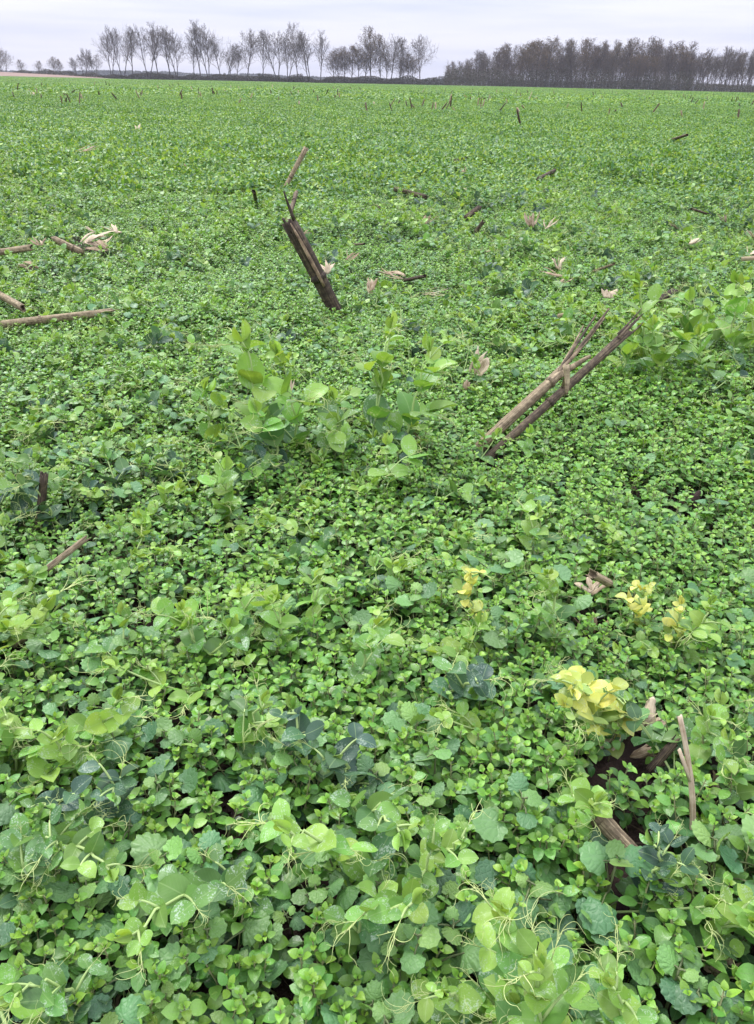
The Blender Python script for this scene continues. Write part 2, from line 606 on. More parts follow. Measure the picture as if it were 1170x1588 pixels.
def put_tree(px, top, D, style, label, group, cat='tree', name='bare_tree', wid=1.0):
    yb = 121 + (px - 585) * math.tan(ROLL)
    d = pix_dir(px, yb)
    az = nrm(np.array((d[0], d[1], 0)))
    p = az * D / az[1]
    z = float(ground_z(p[0], p[1])) - .1
    # height in metres from the pixel of its top at that distance
    t = on_plane_y(px, top, p[1])
    h = max(2.0, (t[2] - z) * (1.10 if 340 < D < 395 else .96 if D > 395 else 1.04))
    tr, cr = random.choice(TREES[style])
    s = h / (H0[style] * 1.12)
    o = link(name, None, None, None, label, cat, group)
    o.location = (p[0], p[1], z)
    o.rotation_euler = (0, 0, random.uniform(0, 6.28))
    o.scale = (s * wid, s * wid, s)
    link('trunk', tr, o); link('crown', cr, o)
    return o


GROW = 'bare trees along the field edge'
RLAB = {'tall': 'tall bare tree with a single straight trunk in the thin row along the field', 'fork': 'bare tree forked into two stems in the thin row along the field', 'oak': 'bare tree with a broad rounded fan of branches in the thin row'}
row = [(172, 45, 'fork'), (190, 42, 'fork'), (206, 41, 'tall'), (230, 41, 'fork'), (246, 38, 'tall'), (265, 44, 'tall'), (276, 46, 'fork'),
       (312, 35, 'tall'), (325, 38, 'fork'), (344, 57, 'tall'), (352, 66, 'fork'), (384, 46, 'oak'), (409, 54, 'tall'), (432, 49, 'fork'),
       (446, 46, 'fork'), (462, 43, 'tall'), (481, 48, 'fork'), (497, 50, 'tall'), (366, 72, 'tall'), (300, 62, 'tall'),
       (607, 55, 'tall'), (620, 55, 'fork'), (652, 54, 'oak')]
for i, (x, t, s) in enumerate(row):
    put_tree(x, t, 352 + random.uniform(-6, 10), s, RLAB[s], GROW + ', ' + s, wid=random.uniform(.85, 1.15))
for x, t, s in [(575, 44, 'bud'), (590, 56, 'bud')]:
    put_tree(x, t, 352, s, 'dense dark tree with brown buds standing in the thin row', 'dense dark trees in the row')
for x, t in [(518, 80), (525, 76), (535, 74), (545, 73), (556, 76), (566, 70), (600, 84), (632, 85), (640, 88), (625, 90)]:
    put_tree(x, t, 355, 'bud', 'low brownish budding tree filling in beneath the taller row', 'low budding trees in the row', wid=1.25)
for x, t in [(8, 72), (84, 84), (93, 88), (120, 84), (130, 80), (143, 68), (150, 76), (60, 92), (35, 90)]:
    put_tree(x, t, 420, 'bud' if t > 75 and x < 100 else 'fork', 'small bare tree behind the tan harvested field', 'small trees behind the harvested field', wid=1.15)
put_tree(2, 68, 400, 'bud', 'dark dense tree cut off by the picture edge above the tan field', None, wid=1.4)

# the wood
put_tree(845, 57, 325, 'bud', 'tree with a broad yellow-brown budding crown rising out of the wood', None, wid=1.15)
WL = 'grey-brown leafless tree standing in the dense wood'
for k in range(112):
    x = 690 + 382 * (k + random.random()) / 112
    top = np.interp(x, [690, 730, 770, 840, 900, 1000, 1040, 1075], [108, 92, 80, 68, 66, 62, 70, 80]) + random.choice([random.uniform(-11, 2), random.uniform(4, 26)])
    put_tree(x, top, 322 + random.uniform(0, 42), random.choice(['wood', 'wood', 'wood', 'fork', 'bud']), WL, 'trees of the dense wood', wid=random.uniform(.9, 1.2))
for k in range(30):
    x = 1062 + 125 * (k + random.random()) / 30
    put_tree(x, random.uniform(74, 88), 330 + random.uniform(0, 25), random.choice(['wood', 'fork', 'tall']),
             'leafless tree in the open end of the wood with sky between trunks', 'trees at the open end of the wood')


def scrub(name, spans, label, D0, seed, mats, poles=()):
    """low brush at the foot of the trees: real twig and leaf faces spread through mounds"""
    r = np.random.default_rng(seed)
    mb = MB()
    for (x0, x1, hgt, dep, n) in spans:
        for k in range(n):
            px = r.uniform(x0, x1)
            yb = 121 + (px - 585) * math.tan(ROLL)
            d = pix_dir(px, yb)
            y = D0 + r.uniform(0, dep)
            x = d[0] / d[1] * y
            hh = hgt * (.45 + .9 * float(vnoise(x / 4.5, y / 9, seed)))
            z = float(ground_z(x, y)) + hh * r.random() ** 1.3
            M = frame(r.normal(0, 1, 3), r.normal(0, 1, 3)) * r.uniform(.16, .36)
            V = np.array([(-.35, 0, 0), (0, .8, .15), (.35, 0, 0), (0, -.8, .1)]) @ M.T + np.array((x, y, z))
            mb.add(V, [(0, 1, 2, 3)], None, .5, float(r.random()), 0 if r.random() < .55 else 1)
    for (x0, x1, hgt, dep, n) in poles:             # thin saplings, twiggy to the top
        for k in range(n):
            px = r.uniform(x0, x1)
            d = pix_dir(px, 121 + (px - 585) * math.tan(ROLL))
            y = D0 + 4 + r.uniform(0, dep); x = d[0] / d[1] * y
            h = hgt * r.uniform(.5, 1.1); z = float(ground_z(x, y))
            b = np.array((x, y, z - .1)); t = b + np.array((r.normal(0, .06) * h, r.normal(0, .06) * h, h))
            mb.tube(np.array([b, (b + t) / 2 + r.normal(0, .15, 3), t]), [.05, .035, .015], 3, .5, float(r.random()), 1, False)
            for q in range(9):
                f = r.uniform(.25, 1); c = b + (t - b) * f
                e = c + np.array((r.normal(0, .7), r.normal(0, .7), r.uniform(.3, 1.3))) * (1.15 - .5 * f)
                mb.tube(np.array([c, e]), [.024, .012], 3, .5, float(r.random()), 1, False)
    link(name, mb.mesh(name, mats, False), label=label, kind='stuff')


scrub('hedge_undergrowth', [(20, 165, 2.4, 6, 9000), (160, 520, 2.0, 5, 30000), (505, 700, 2.8, 6, 17000), (400, 470, 3.0, 4, 4000)], 'dark brush along the foot of the thin tree row', 348, 3, [M_SCRUB, M_TWIG])
scrub('wood_undergrowth', [(690, 1075, 5.5, 14, 26000), (1060, 1200, 3.5, 8, 6500)], 'olive and brown brush along the edge of the wood', 317, 4, [M_SCRUB, M_TWIG], [(692, 1075, 7.5, 34, 1100), (1065, 1190, 6, 20, 150)])


def far_woods():
    mb = MB()
    r = np.random.default_rng(5)
    for k in range(22000):
        x = r.uniform(-760, 760); y = 1150 + r.uniform(0, 80)
        hh = 4 + 6 * float(vnoise(x / 60, 3.3, 8))
        M = frame(r.normal(0, 1, 3), r.normal(0, 1, 3)) * r.uniform(3, 5)
        V = np.array([(-.5, 0, 0), (0, .5, .1), (.5, 0, 0), (0, -.5, .1)]) @ M.T + np.array((x, y, hh * r.random() ** .6))
        mb.add(V, [(0, 1, 2, 3)], None, .5, float(r.random()), 0)
    link('far_woods', mb.mesh('far_woods', [M_SCRUB], False), label='distant blue-grey woods on the horizon', kind='stuff')


far_woods()

# ------------------------------------------------------------------ leaf templates
TPL = {}       # key -> (V, F, uv, age, material)
TME = {}       # key -> mesh


def blade(nl, nw, prof, fold=0.0, bend=0.6, wave=0.0, lobes=0.0, seed=0):
    r = np.random.default_rng(seed)
    V = []; UV = []
    ph = r.uniform(0, 6.28)
    for i in range(nl + 1):
        t = i / nl
        w = prof(t)
        for j in range(nw + 1):
            s = 2 * j / nw - 1
            x = s * w
            if bend:
                y = math.sin(bend * t) / bend; z = -(1 - math.cos(bend * t)) / bend
            else:
                y, z = t, 0
            y -= lobes * s * s * (1 - t) ** 3
            z += fold * abs(s) * w + wave * math.sin(t * 7 + ph + s * 1.5) * abs(s)
            V.append((x, y, z)); UV.append((x, t))
    F = []
    for i in range(nl):
        for j in range(nw):
            a = i * (nw + 1) + j
            F.append((a, a + 1, a + nw + 2, a + nw + 1))
    return np.array(V), F, np.array(UV)


def reg(key, geo, age, mat):
    V, F, UV = geo
    TPL[key] = (V, F, UV, age, mat)
    mb = MB(); mb.add(V, F, UV, age)
    TME[key] = mb.mesh(key[0], [mat])


def pea_prof(w, a, b):
    return lambda t: max(.012, w * (max(0.0, math.sin(math.pi * min(1, max(0, t)) ** a)) ** b))


NV = 4
AGES = [0.05, 0.32, 0.62, 0.95]
for ai, ag in enumerate(AGES + [-1]):
    mat = M_PEAY if ag < 0 else M_PEA
    agv = ag
    for v in range(NV):
        if ag < 0: agv = [.05, .2, .5, .9][v]
        reg(('leaflet', ai, v), blade(7, 4, pea_prof(.34 + .03 * v, .92, .62), [.12, .3, .5, .05][v], [.5, .9, .25, -.35][v], .018, 0, v), agv, mat)
        reg(('stipule', ai, v), blade(7, 4, pea_prof(.37 + .03 * v, .74, .60), [.25, .1, .45, .15][v], [.4, .8, -.3, 1.1][v], .022, .22, 10 + v), agv, mat)
        reg(('bud_leaf', ai, v), blade(5, 2, pea_prof(.22, .9, .7), 1.5, [-.3, .3, -.5, .1][v], 0, 0, 20 + v), max(0, agv - .2), mat)
for ai, ag in enumerate([.05, .4, .75, 1.0]):
    for v in range(4):
        reg(('chick', ai, v), blade(5, 2, lambda t, v=v: max(.012, [.36, .42, .33, .39][v] * math.sin(math.pi * t ** .82) ** .68), [.25, .5, .15, .35][v], [.5, .9, .15, 1.2][v], .02, 0, v), ag, M_CHICK)


def nettle_blade(seed, lob=11, elong=1.0, crinkle=.03, cup=.12):
    r = np.random.default_rng(seed)
    n = lob * 4
    rings = [.3, .62, .86, 1.0]
    V = [(0, 0, 0)]; UV = [(0, 0)]
    ph = r.uniform(0, 6)
    for k in rings:
        for i in range(n):
            t = -math.pi + 2 * math.pi * (i + .5) / n           # 0 = tip
            rr = .5 * (0.76 + .25 * abs(math.cos(lob * .5 * t)) ** .55)
            rr *= 1 - .60 * math.exp(-((math.pi - abs(t)) / .36) ** 2)
            q = rr * k + .44 * (1 - k)
            x = math.sin(t) * q * k; y = math.cos(t) * q * k * elong
            # petiole joins low in the sinus
            y += .22 * k
            z = -cup * k * k + crinkle * math.cos(lob * t) * k + .05 * math.sin(2 * t + ph) * k * k
            V.append((x, y, z)); UV.append((x, y))
    F = []
    for i in range(n):
        F.append((0, 1 + (i + 1) % n, 1 + i))
    for g in range(len(rings) - 1):
        for i in range(n):
            a = 1 + g * n + i; b = 1 + g * n + (i + 1) % n
            F.append((a, b, b + n, a + n))
    return np.array(V), F, np.array(UV)


for ai, ag in enumerate([.1, .45, .9]):
    for v in range(4):
        reg(('nettle', ai, v), nettle_blade(v, [9, 11, 11, 13][v], [1.0, 1.08, .95, 1.2][v], .011, [.10, .2, -.08, .14][v]), ag, M_NET)


def tendril_geo(seed):
    r = np.random.default_rng(seed)
    mb = MB()
    nb = r.integers(4, 8)
    base = np.array([(0, 0, 0), (0, .35, .03), (0, .6, .02)])
    mb.tube(base, [.013, .011, .0095], 3)
    for b in range(nb):
        f = .3 + .7 * b / nb
        p = np.array((0, .6 * f, .03))
        az = r.uniform(-1.1, 1.1) * (1 if b < nb - 1 else .2)
        el = r.uniform(-.3, .7)
        d = nrm((math.sin(az), math.cos(az), el))
        L = r.uniform(.45, 1.0)
        P = [p]
        curl = r.uniform(.8, 5.0) * r.choice([-1, 1])
        ax = nrm(np.cross(d, r.normal(0, 1, 3)))
        m = 34
        for i in range(m):
            a = curl * (i / m) ** 1.8 * 2.2 / m * 3
            Rm = np.array(Matrix.Rotation(a, 3, Vector(ax)))
            d = nrm(Rm @ d + ax * .06)
            P.append(P[-1] + d * L / m)
        mb.tube(np.array(P), np.linspace(.0095, .0035, len(P)), 3)
    return np.concatenate(mb.V), mb.F, np.concatenate(mb.uv)


for v in range(7):
    reg(('tendril', 0, v), tendril_geo(100 + v), .3, M_TENDRIL)

# ------------------------------------------------------------------ plant specs
def bez(p0, p1, p2, n):
    t = np.linspace(0, 1, n)[:, None]
    return (1 - t) ** 2 * p0 + 2 * (1 - t) * t * p1 + t ** 2 * p2


UP = np.array((0, 0, 1.0))


def pea_spec(P, r, scale=1.0, tone=0.3, yellow=False, gap=.046, bare=.0, erect=0.0):
    """a vine along path P: stem, clasping stipules, petioles with leaflets, tendrils"""
    st = MB(); parts = []
    n = len(P)
    L = np.concatenate([[0], np.cumsum(np.linalg.norm(np.diff(P, axis=0), axis=1))])
    tot = L[-1]
    k = max(2, int(tot / (gap * scale)))
    st.tube(P, np.linspace(.0021, .0013, n) * min(1.25, scale ** .5), 6, .5, r.random())
    sgn = 1

    def agei(f):
        if yellow: return 4
        a = tone + (1 - f) * .45 + r.normal(0, .10)
        return int(np.argmin(np.abs(np.array(AGES) - a)))

    def at(f):
        s = f * tot
        i = min(n - 2, max(0, int(np.searchsorted(L, s)) - 1))
        u = (s - L[i]) / (L[i + 1] - L[i] + 1e-9)
        return P[i] + (P[i + 1] - P[i]) * u, nrm(P[i + 1] - P[i])
    for i in range(k):
        f = (i + .8) / k
        if f < bare: continue
        p, T = at(min(f, .995))
        side = np.cross(T, UP + r.normal(0, .25, 3))
        side = nrm(side) * sgn
        sgn = -sgn
        sz = scale * (.020 + .017 * math.sin(math.pi * min(1, .18 + f * .72))) * r.uniform(.85, 1.15)
        if f > .86: sz *= .72
        a = agei(f)
        for q in (-1, 1):
            d = nrm(T * (r.uniform(.25, .7) + erect) + side * q * .8 + UP * r.uniform(.0, .45) + r.normal(0, .12, 3))
            nn = nrm(T * .7 + UP * .8 - side * q * .25 + r.normal(0, .2, 3))
            parts.append(('stipule', ('stipule', a, int(r.integers(NV))), mat4(p, frame(d, nn), sz * 1.12)))
        pd = nrm(T * .65 + side * .75 + UP * .35 + r.normal(0, .15, 3))
        pl = sz * r.uniform(1.1, 1.7)
        e = p + pd * pl + UP * -.15 * pl
        Q = bez(p, p + pd * pl * .6 + UP * .12 * pl, e, 6)
        st.tube(Q, np.linspace(.0013, .0008, 6), 4, .5, r.random())
        lat = nrm(np.cross(pd, UP + r.normal(0, .3, 3)))
        for fr in ((.62, 1.0) if (f < .75 and r.random() < .4) else (.9,)):
            q0 = Q[int(round(fr * 5))]
            a2 = agei(f)
            for q in (-1, 1):
                if r.random() < .06: continue
                d = nrm(pd * r.uniform(.3, .8) + lat * q * .85 + UP * r.uniform(-.1, .4))
                nn = nrm(UP + lat * -q * .35 + r.normal(0, .3, 3))
                parts.append(('leaflet', ('leaflet', a2, int(r.integers(NV))), mat4(q0, frame(d, nn), sz * r.uniform(.85, 1.05))))
        if f > .2 and r.random() < .85:
            parts.append(('tendril', ('tendril', 0, int(r.integers(7))), mat4(Q[-1], frame(nrm(Q[-1] - Q[-2]), UP + r.normal(0, .5, 3)), scale * r.uniform(.035, .062))))
    p, T = at(1.0)
    for q in range(3):
        d = nrm(T + r.normal(0, .22, 3) + UP * .3)
        parts.append(('leaf', ('bud_leaf', 4 if yellow else (0 if tone < .5 else 2), int(r.integers(NV))), mat4(p, frame(d, r.normal(0, 1, 3)), scale * r.uniform(.018, .028))))
    return {'stem': st, 'smat': M_STEM, 'parts': parts}


def chick_spec(r, h=.07):
    st = MB(); parts = []
    az = r.random() * 6.28
    ln = r.uniform(.1, .6) * h
    tip = np.array((math.cos(az) * ln, math.sin(az) * ln, h))
    P = bez(np.zeros(3), tip * np.array((.7, .7, .35)), tip, 7)
    st.tube(P, np.linspace(.0010, .0007, 7), 4, .5, r.random())
    nodes = [.38, .58, .75, .88, .96, 1.0]
    szs = [.012, .016, .017, .0145, .010, .006]
    a0 = r.random() * 6.28
    big = r.uniform(.85, 1.2)
    for i, f in enumerate(nodes):
        k = f * 6; j = min(5, int(k)); p = P[j] + (P[j + 1] - P[j]) * (k - j)
        T = nrm(P[j + 1] - P[j])
        T = nrm(T + UP * .8)
        x = nrm(np.cross(T, (.13, .99, .05))); y = np.cross(T, x)
        el = [-.05, .05, .18, .40, .75, 1.15][i]
        for q in range(2):
            aa = a0 + i * math.pi / 2 + q * math.pi + r.normal(0, .18)
            o = x * math.cos(aa) + y * math.sin(aa)
            e = el + r.normal(0, .16)
            d = nrm(o * math.cos(e) + T * math.sin(e))
            s = szs[i] * big * r.uniform(.85, 1.15)
            ai = 0 if i >= 4 else (1 if i >= 2 else (2 if r.random() < .6 else 3))
            p2 = p + d * s * .25
            st.tube(np.array([p, p2]), [.0006, .0005], 3, .5, 0, 0, False)
            parts.append(('leaf', ('chick', ai, int(r.integers(4))), mat4(p2, frame(d, T * math.cos(e) - o * math.sin(e) + r.normal(0, .12, 3)), s)))
    return {'stem': st, 'smat': M_CSTEM, 'parts': parts}


def nettle_spec(r, h=.075, big=1.0):
    st = MB(); parts = []
    az = r.random() * 6.28
    ln = r.uniform(.05, .45) * h
    tip = np.array((math.cos(az) * ln, math.sin(az) * ln, h))
    P = bez(np.zeros(3), tip * np.array((.8, .8, .3)), tip, 6)
    st.tube(P, np.linspace(.0014, .0010, 6), 4, .5, r.random())
    a0 = r.random() * 6.28
    lev = [(.25, .030, .028, .10), (.6, .026, .024, .25), (.92, .012, .021, .35), (1.0, .004, .014, .7)]
    for i, (f, pet, sz, el) in enumerate(lev):
        k = f * 5; j = min(4, int(k)); p = P[j] + (P[j + 1] - P[j]) * (k - j)
        if i == 0 and r.random() < .25: continue
        for q in range(2):
            aa = a0 + i * math.pi / 2 + q * math.pi + r.normal(0, .25)
            o = np.array((math.cos(aa), math.sin(aa), 0))
            pl = pet * r.uniform(.7, 1.3) * big
            e = p + o * pl * .85 + UP * pl * (.55 if i < 2 else .2)
            Q = bez(p, p + o * pl * .35 + UP * pl * .5, e, 4)
            st.tube(Q, [.0010, .0009, .0008, .0007], 3, .5, r.random(), 0, False)
            ee = el - .15 + r.normal(0, .22)
            d = nrm(o * math.cos(ee) + UP * math.sin(ee))
            nn = nrm(UP * math.cos(ee) - o * math.sin(ee) + r.normal(0, .18, 3))
            s = sz * r.uniform(.8, 1.25) * big
            ai = 0 if i == 3 else (1 if r.random() < .65 else 2)
            parts.append(('leaf', ('nettle', ai, int(r.integers(4))), mat4(e, frame(d, nn), s)))
    return {'stem': st, 'smat': M_NSTEM, 'parts': parts}


def merged(spec, name, r):
    """the whole plant as one mesh, for the uncountable carpet"""
    mb = MB()
    mats = [spec['smat']]
    s = spec['stem']
    mb.add(np.concatenate(s.V), s.F, np.concatenate(s.uv), .5, float(r.random()), 0)
    for _, key, m in spec['parts']:
        V, F, UV, ag, mat = TPL[key]
        if mat not in mats: mats.append(mat)
        mb.add(V @ m[:3, :3].T + m[:3, 3], F, UV, ag, float(r.random()), mats.index(mat))
    return mb.mesh(name, mats)


def stem_mesh(spec):
    return spec['stem'].mesh('stem', [spec['smat']])


def as_thing(spec, sm, name, label, cat, group, M):
    root = link(name, None, None, M, label, cat, group)
    root.empty_display_size = .02
    link('stem', sm, root)
    for pn, key, m in spec['parts']:
        link(pn, TME[key], root, m)
    return root


def base_m(x, y, z, rz, s=1.0, tx=0.0, ty=0.0):
    return Matrix.Translation((x, y, z)) @ Matrix.Rotation(tx, 4, 'X') @ Matrix.Rotation(ty, 4, 'Y') @ Matrix.Rotation(rz, 4, 'Z') @ Matrix.Scale(s, 4)


# ------------------------------------------------------------------ where plants stand
# bare soil gaps (photo pixel, radius in metres)
HOLES = [(40, 985, .032), (75, 640, .055), (1070, 770, .050), (985, 755, .040), (1010, 1130, .040), (1000, 1170, .035), (1050, 460, .06), (125, 375, .10),
         (180, 385, .08), (190, 500, .03), (735, 325, .06), (940, 1185, .018), (1110, 1240, .025), (920, 905, .03), (925, 970, .025), (1100, 1510, .03), (700, 700, .03), (870, 470, .02),
         (300, 1275, .02), (110, 630, .03), (960, 1290, .010)]
# litter lies in thin spots: nothing grows right on it
LITTER = [(1000, 1345, .030), (975, 1320, .034), (945, 1288, .034), (920, 1260, .03), (1058, 1290, .016), (1000, 1130, .034), (985, 1175, .034), (940, 1165, .018), (1112, 1235, .02), (1040, 1160, .02), (1035, 1237, .014),
          (130, 383, .09), (165, 388, .07), (40, 500, .03), (100, 494, .03), (150, 488, .03), (10, 390, .05), (640, 302, .05), (846, 272, .04), (732, 330, .04), (745, 352, .03), (508, 425, .03), (628, 432, .03),
          (738, 575, .03), (750, 690, .03), (775, 690, .03), (820, 640, .03), (945, 462, .03), (880, 488, .03), (520, 490, .04), (1045, 460, .05), (100, 862, .02), (60, 800, .02), (1100, 1510, .022), (930, 898, .025), (918, 920, .02),
          (925, 985, .02), (213, 205, .06), (115, 240, .10), (20, 465, .03), (60, 641, .03), (1070, 790, .03), (30, 990, .04), (826, 352, .03), (722, 600, .02), (755, 700, .045), (775, 708, .04)]
HP = [(on_ground(a, b, .02), rr * .72) for a, b, rr in HOLES] + [(on_ground(a, b, z), rr * .52) for a, b, rr in LITTER for z in (.03, .06)]
HP += [(on_ground(a, b, .06), rr * .5) for a, b, rr in HOLES]


def keep(pts, slack=1.0):
    ok = np.ones(len(pts), bool)
    nz = .6 + .8 * vnoise(pts[:, 0] * 40, pts[:, 1] * 40, 12)
    for p, rr in HP:
        w = rr * slack
        ok &= (pts[:, 0] - p[0]) ** 2 + (pts[:, 1] - p[1]) ** 2 >= w * w * nz
    return ok


# patches where one plant rules (photo pixel, radius m, kind, weight)
PATCH = [(860, 760, .30, 'c', 1.0), (1000, 860, .25, 'c', .8), (760, 1180, .14, 'c', .9), (560, 1180, .1, 'c', .6), (900, 1200, .12, 'c', .8), (800, 620, .4, 'c', .7),
         (110, 1110, .10, 'n', 1.0), (70, 1440, .08, 'n', 1.0), (400, 1450, .09, 'n', 1.0), (260, 1120, .09, 'n', .8), (720, 780, .12, 'n', .5), (1100, 960, .12, 'n', .9), (880, 1060, .09, 'n', .8),
         (1100, 1330, .08, 'n', .9), (1030, 1540, .10, 'n', .9), (650, 1250, .08, 'n', .6), (540, 1540, .1, 'n', .8), (860, 1400, .07, 'n', .8), (700, 1540, .08, 'n', .7), (350, 850, .25, 'n', .4), (600, 840, .2, 'n', .5),
         (350, 790, .35, 'p', .7), (220, 900, .25, 'p', .7), (450, 970, .2, 'p', .8), (150, 690, .4, 'p', .7), (610, 760, .25, 'p', .7), (250, 1030, .15, 'p', .6), (820, 960, .15, 'p', .5), (1060, 560, .3, 'p', .8)]
PP = [(on_ground(a, b, .05), rr, k, w) for a, b, rr, k, w in PATCH]


def bias(pts, kind):
    b = np.zeros(len(pts))
    for p, rr, k, w in PP:
        g = w * np.exp(-((pts[:, 0] - p[0]) ** 2 + (pts[:, 1] - p[1]) ** 2) / (rr * rr))
        b += g if k == kind else (-.5 if k != 'p' else -.15) * g
    return b


def wedge(y, m=.55):
    return .56 * (y + .1) + m


def scatter(y0, y1, step, r):
    """jittered points over the seen wedge of field"""
    pts = []
    y = y0
    while y < y1:
        w = wedge(y)
        n = int(2 * w / step)
        xs = -w + (np.arange(n) + r.random(n)) * step
        ys = y + r.random(n) * step
        pts.append(np.stack([xs, ys], 1))
        y += step
    return np.concatenate(pts)


rs = np.random.default_rng(99)
c_all = np.concatenate([scatter(.12, 2.4, .0145, rs), scatter(2.4, 7.5, .0178, rs)])
# thin with distance a little, follow patches
clump = vnoise(c_all[:, 0] * 7, c_all[:, 1] * 7, 21) * .6 + vnoise(c_all[:, 0] * 2.3, c_all[:, 1] * 2.3, 22) * .4
bc = bias(c_all, 'c')
c_pts = c_all[(rs.random(len(c_all)) < np.clip(.84 + .7 * (clump - .5) + .35 * bc, .58, 1)) & (rs.random(len(c_all)) < np.clip(1.25 - .09 * c_all[:, 1], .55, 1))]
n_all = scatter(.12, 7.5, .044, rs)
clump = vnoise(n_all[:, 0] * 4, n_all[:, 1] * 4, 31) * .6 + vnoise(n_all[:, 0] * 1.3, n_all[:, 1] * 1.3, 32) * .4
bn = bias(n_all, 'n')
n_pts = n_all[rs.random(len(n_all)) < np.clip(.42 + 1.9 * (clump - .52) + .7 * bn, .03, 1)]
p_all = scatter(.16, 7.5, .066, rs)
clump = vnoise(p_all[:, 0] * 2.0, p_all[:, 1] * 2.0, 41) * .55 + vnoise(p_all[:, 0] * .8, p_all[:, 1] * .8, 42) * .45
bp = bias(p_all, 'c'); bpp = bias(p_all, 'p')
p_pts = p_all[rs.random(len(p_all)) < np.clip(.50 + 2.0 * (clump - .5) - .55 * np.maximum(bp, 0) + .8 * np.maximum(bpp, 0), .05, .97) * np.clip(.22 + .8 * (p_all[:, 1] - .3) / .7, .28, 1)]
def fade(pts):
    # near sprigs give way to the crop clumps gradually, in ragged patches
    t = (pts[:, 1] - 4.6) / 2.9 + .9 * (vnoise(pts[:, 0] * 1.7, pts[:, 1] * 1.7, 88) - .5)
    return rs.random(len(pts)) > np.clip(t, 0, 1)


c_pts = c_pts[fade(c_pts)]; n_pts = n_pts[fade(n_pts)]; p_pts = p_pts[fade(p_pts)]
c_pts = c_pts[keep(c_pts)]
n_pts = n_pts[keep(n_pts)]
p_pts = p_pts[keep(p_pts, 1.2)]


def in_view(pts, z=.06, m=0):
    P = np.stack([pts[:, 0], pts[:, 1], np.full(len(pts), z)], 1)
    px, py, dz = project(P)
    return (px > -m) & (px < PW + m) & (py > 0) & (py < PH + m) & (dz > 0), dz


def split_nearest(pts, n):
    ok, dz = in_view(pts)
    idx = np.where(ok)[0]
    idx = idx[np.argsort(dz[idx])][:n]
    m = np.zeros(len(pts), bool); m[idx] = True
    return pts[m], pts[~m]


# ------------------------------------------------------------------ carpets (geometry nodes over points)
def carpet(name, label, sources, P, rot, scl, idx):
    """sources: meshes; instances of them on the points, one stuff object"""
    coll = bpy.data.collections.new(name + '_sources')
    for i, me in enumerate(sources):
        coll.objects.link(bpy.data.objects.new('%s_source_%03d' % (name, i), me))
    me = bpy.data.meshes.new(name)
    me.from_pydata(np.asarray(P).tolist(), [], [])
    a = me.attributes.new('rot', 'FLOAT_VECTOR', 'POINT'); a.data.foreach_set('vector', np.asarray(rot, np.float32).ravel())
    a = me.attributes.new('scl', 'FLOAT_VECTOR', 'POINT'); a.data.foreach_set('vector', np.asarray(scl, np.float32).ravel())
    a = me.attributes.new('idx', 'INT', 'POINT'); a.data.foreach_set('value', np.asarray(idx, np.int32))
    o = link(name, me, label=label, kind='stuff')
    g = bpy.data.node_groups.new(name, 'GeometryNodeTree')
    g.interface.new_socket('Geometry', in_out='INPUT', socket_type='NodeSocketGeometry')
    g.interface.new_socket('Geometry', in_out='OUTPUT', socket_type='NodeSocketGeometry')
    gi = g.nodes.new('NodeGroupInput'); go = g.nodes.new('NodeGroupOutput')
    ci = g.nodes.new('GeometryNodeCollectionInfo')
    ci.inputs['Collection'].default_value = coll
    ci.inputs['Separate Children'].default_value = True
    ci.inputs['Reset Children'].default_value = True
    ip = g.nodes.new('GeometryNodeInstanceOnPoints')
    ip.inputs['Pick Instance'].default_value = True

    def named(n, t):
        x = g.nodes.new('GeometryNodeInputNamedAttribute'); x.data_type = t; x.inputs['Name'].default_value = n
        return x.outputs['Attribute']
    g.links.new(gi.outputs[0], ip.inputs['Points'])
    g.links.new(ci.outputs[0], ip.inputs['Instance'])
    g.links.new(named('idx', 'INT'), ip.inputs['Instance Index'])
    g.links.new(named('rot', 'FLOAT_VECTOR'), ip.inputs['Rotation'])
    g.links.new(named('scl', 'FLOAT_VECTOR'), ip.inputs['Scale'])
    g.links.new(ip.outputs[0], go.inputs[0])
    md = o.modifiers.new('scatter', 'NODES'); md.node_group = g
    return o


def spread(pts, r, nsrc, smin, smax, tilt):
    n = len(pts)
    P = np.stack([pts[:, 0], pts[:, 1], ground_z(pts[:, 0], pts[:, 1]) - .003], 1)
    rot = np.stack([r.normal(0, tilt, n), r.normal(0, tilt, n), r.random(n) * 6.28], 1)
    s = r.uniform(smin, smax, n)
    return P, rot, np.stack([s, s, s], 1), r.integers(0, nsrc, n)


def mound(x, y):
    """knee of the canopy: plants stand taller in some patches"""
    return .54 + .40 * vnoise(np.asarray(x) * 3.1, np.asarray(y) * 3.1, 51)


r1 = np.random.default_rng(123)
C_SPEC = [chick_spec(r1, r1.uniform(.055, .085)) for _ in range(10)]
N_SPEC = [nettle_spec(r1, r1.uniform(.055, .085), r1.uniform(.85, 1.25)) for _ in range(10)]
P_SPEC = []
for i in range(18):
    tone = [.05, .25, .05, .45, .7, .25][i % 6]
    Lh = r1.uniform(.10, .20); hh = r1.uniform(.075, .125)
    wob = r1.normal(0, .02, 3)
    P_SPEC.append((pea_spec(bez(np.zeros(3), np.array((Lh * .55, 0, hh * .35)) + wob, np.array((Lh, 0, hh)), 12), r1, r1.uniform(.8, 1.1), tone, False, .054), tone))

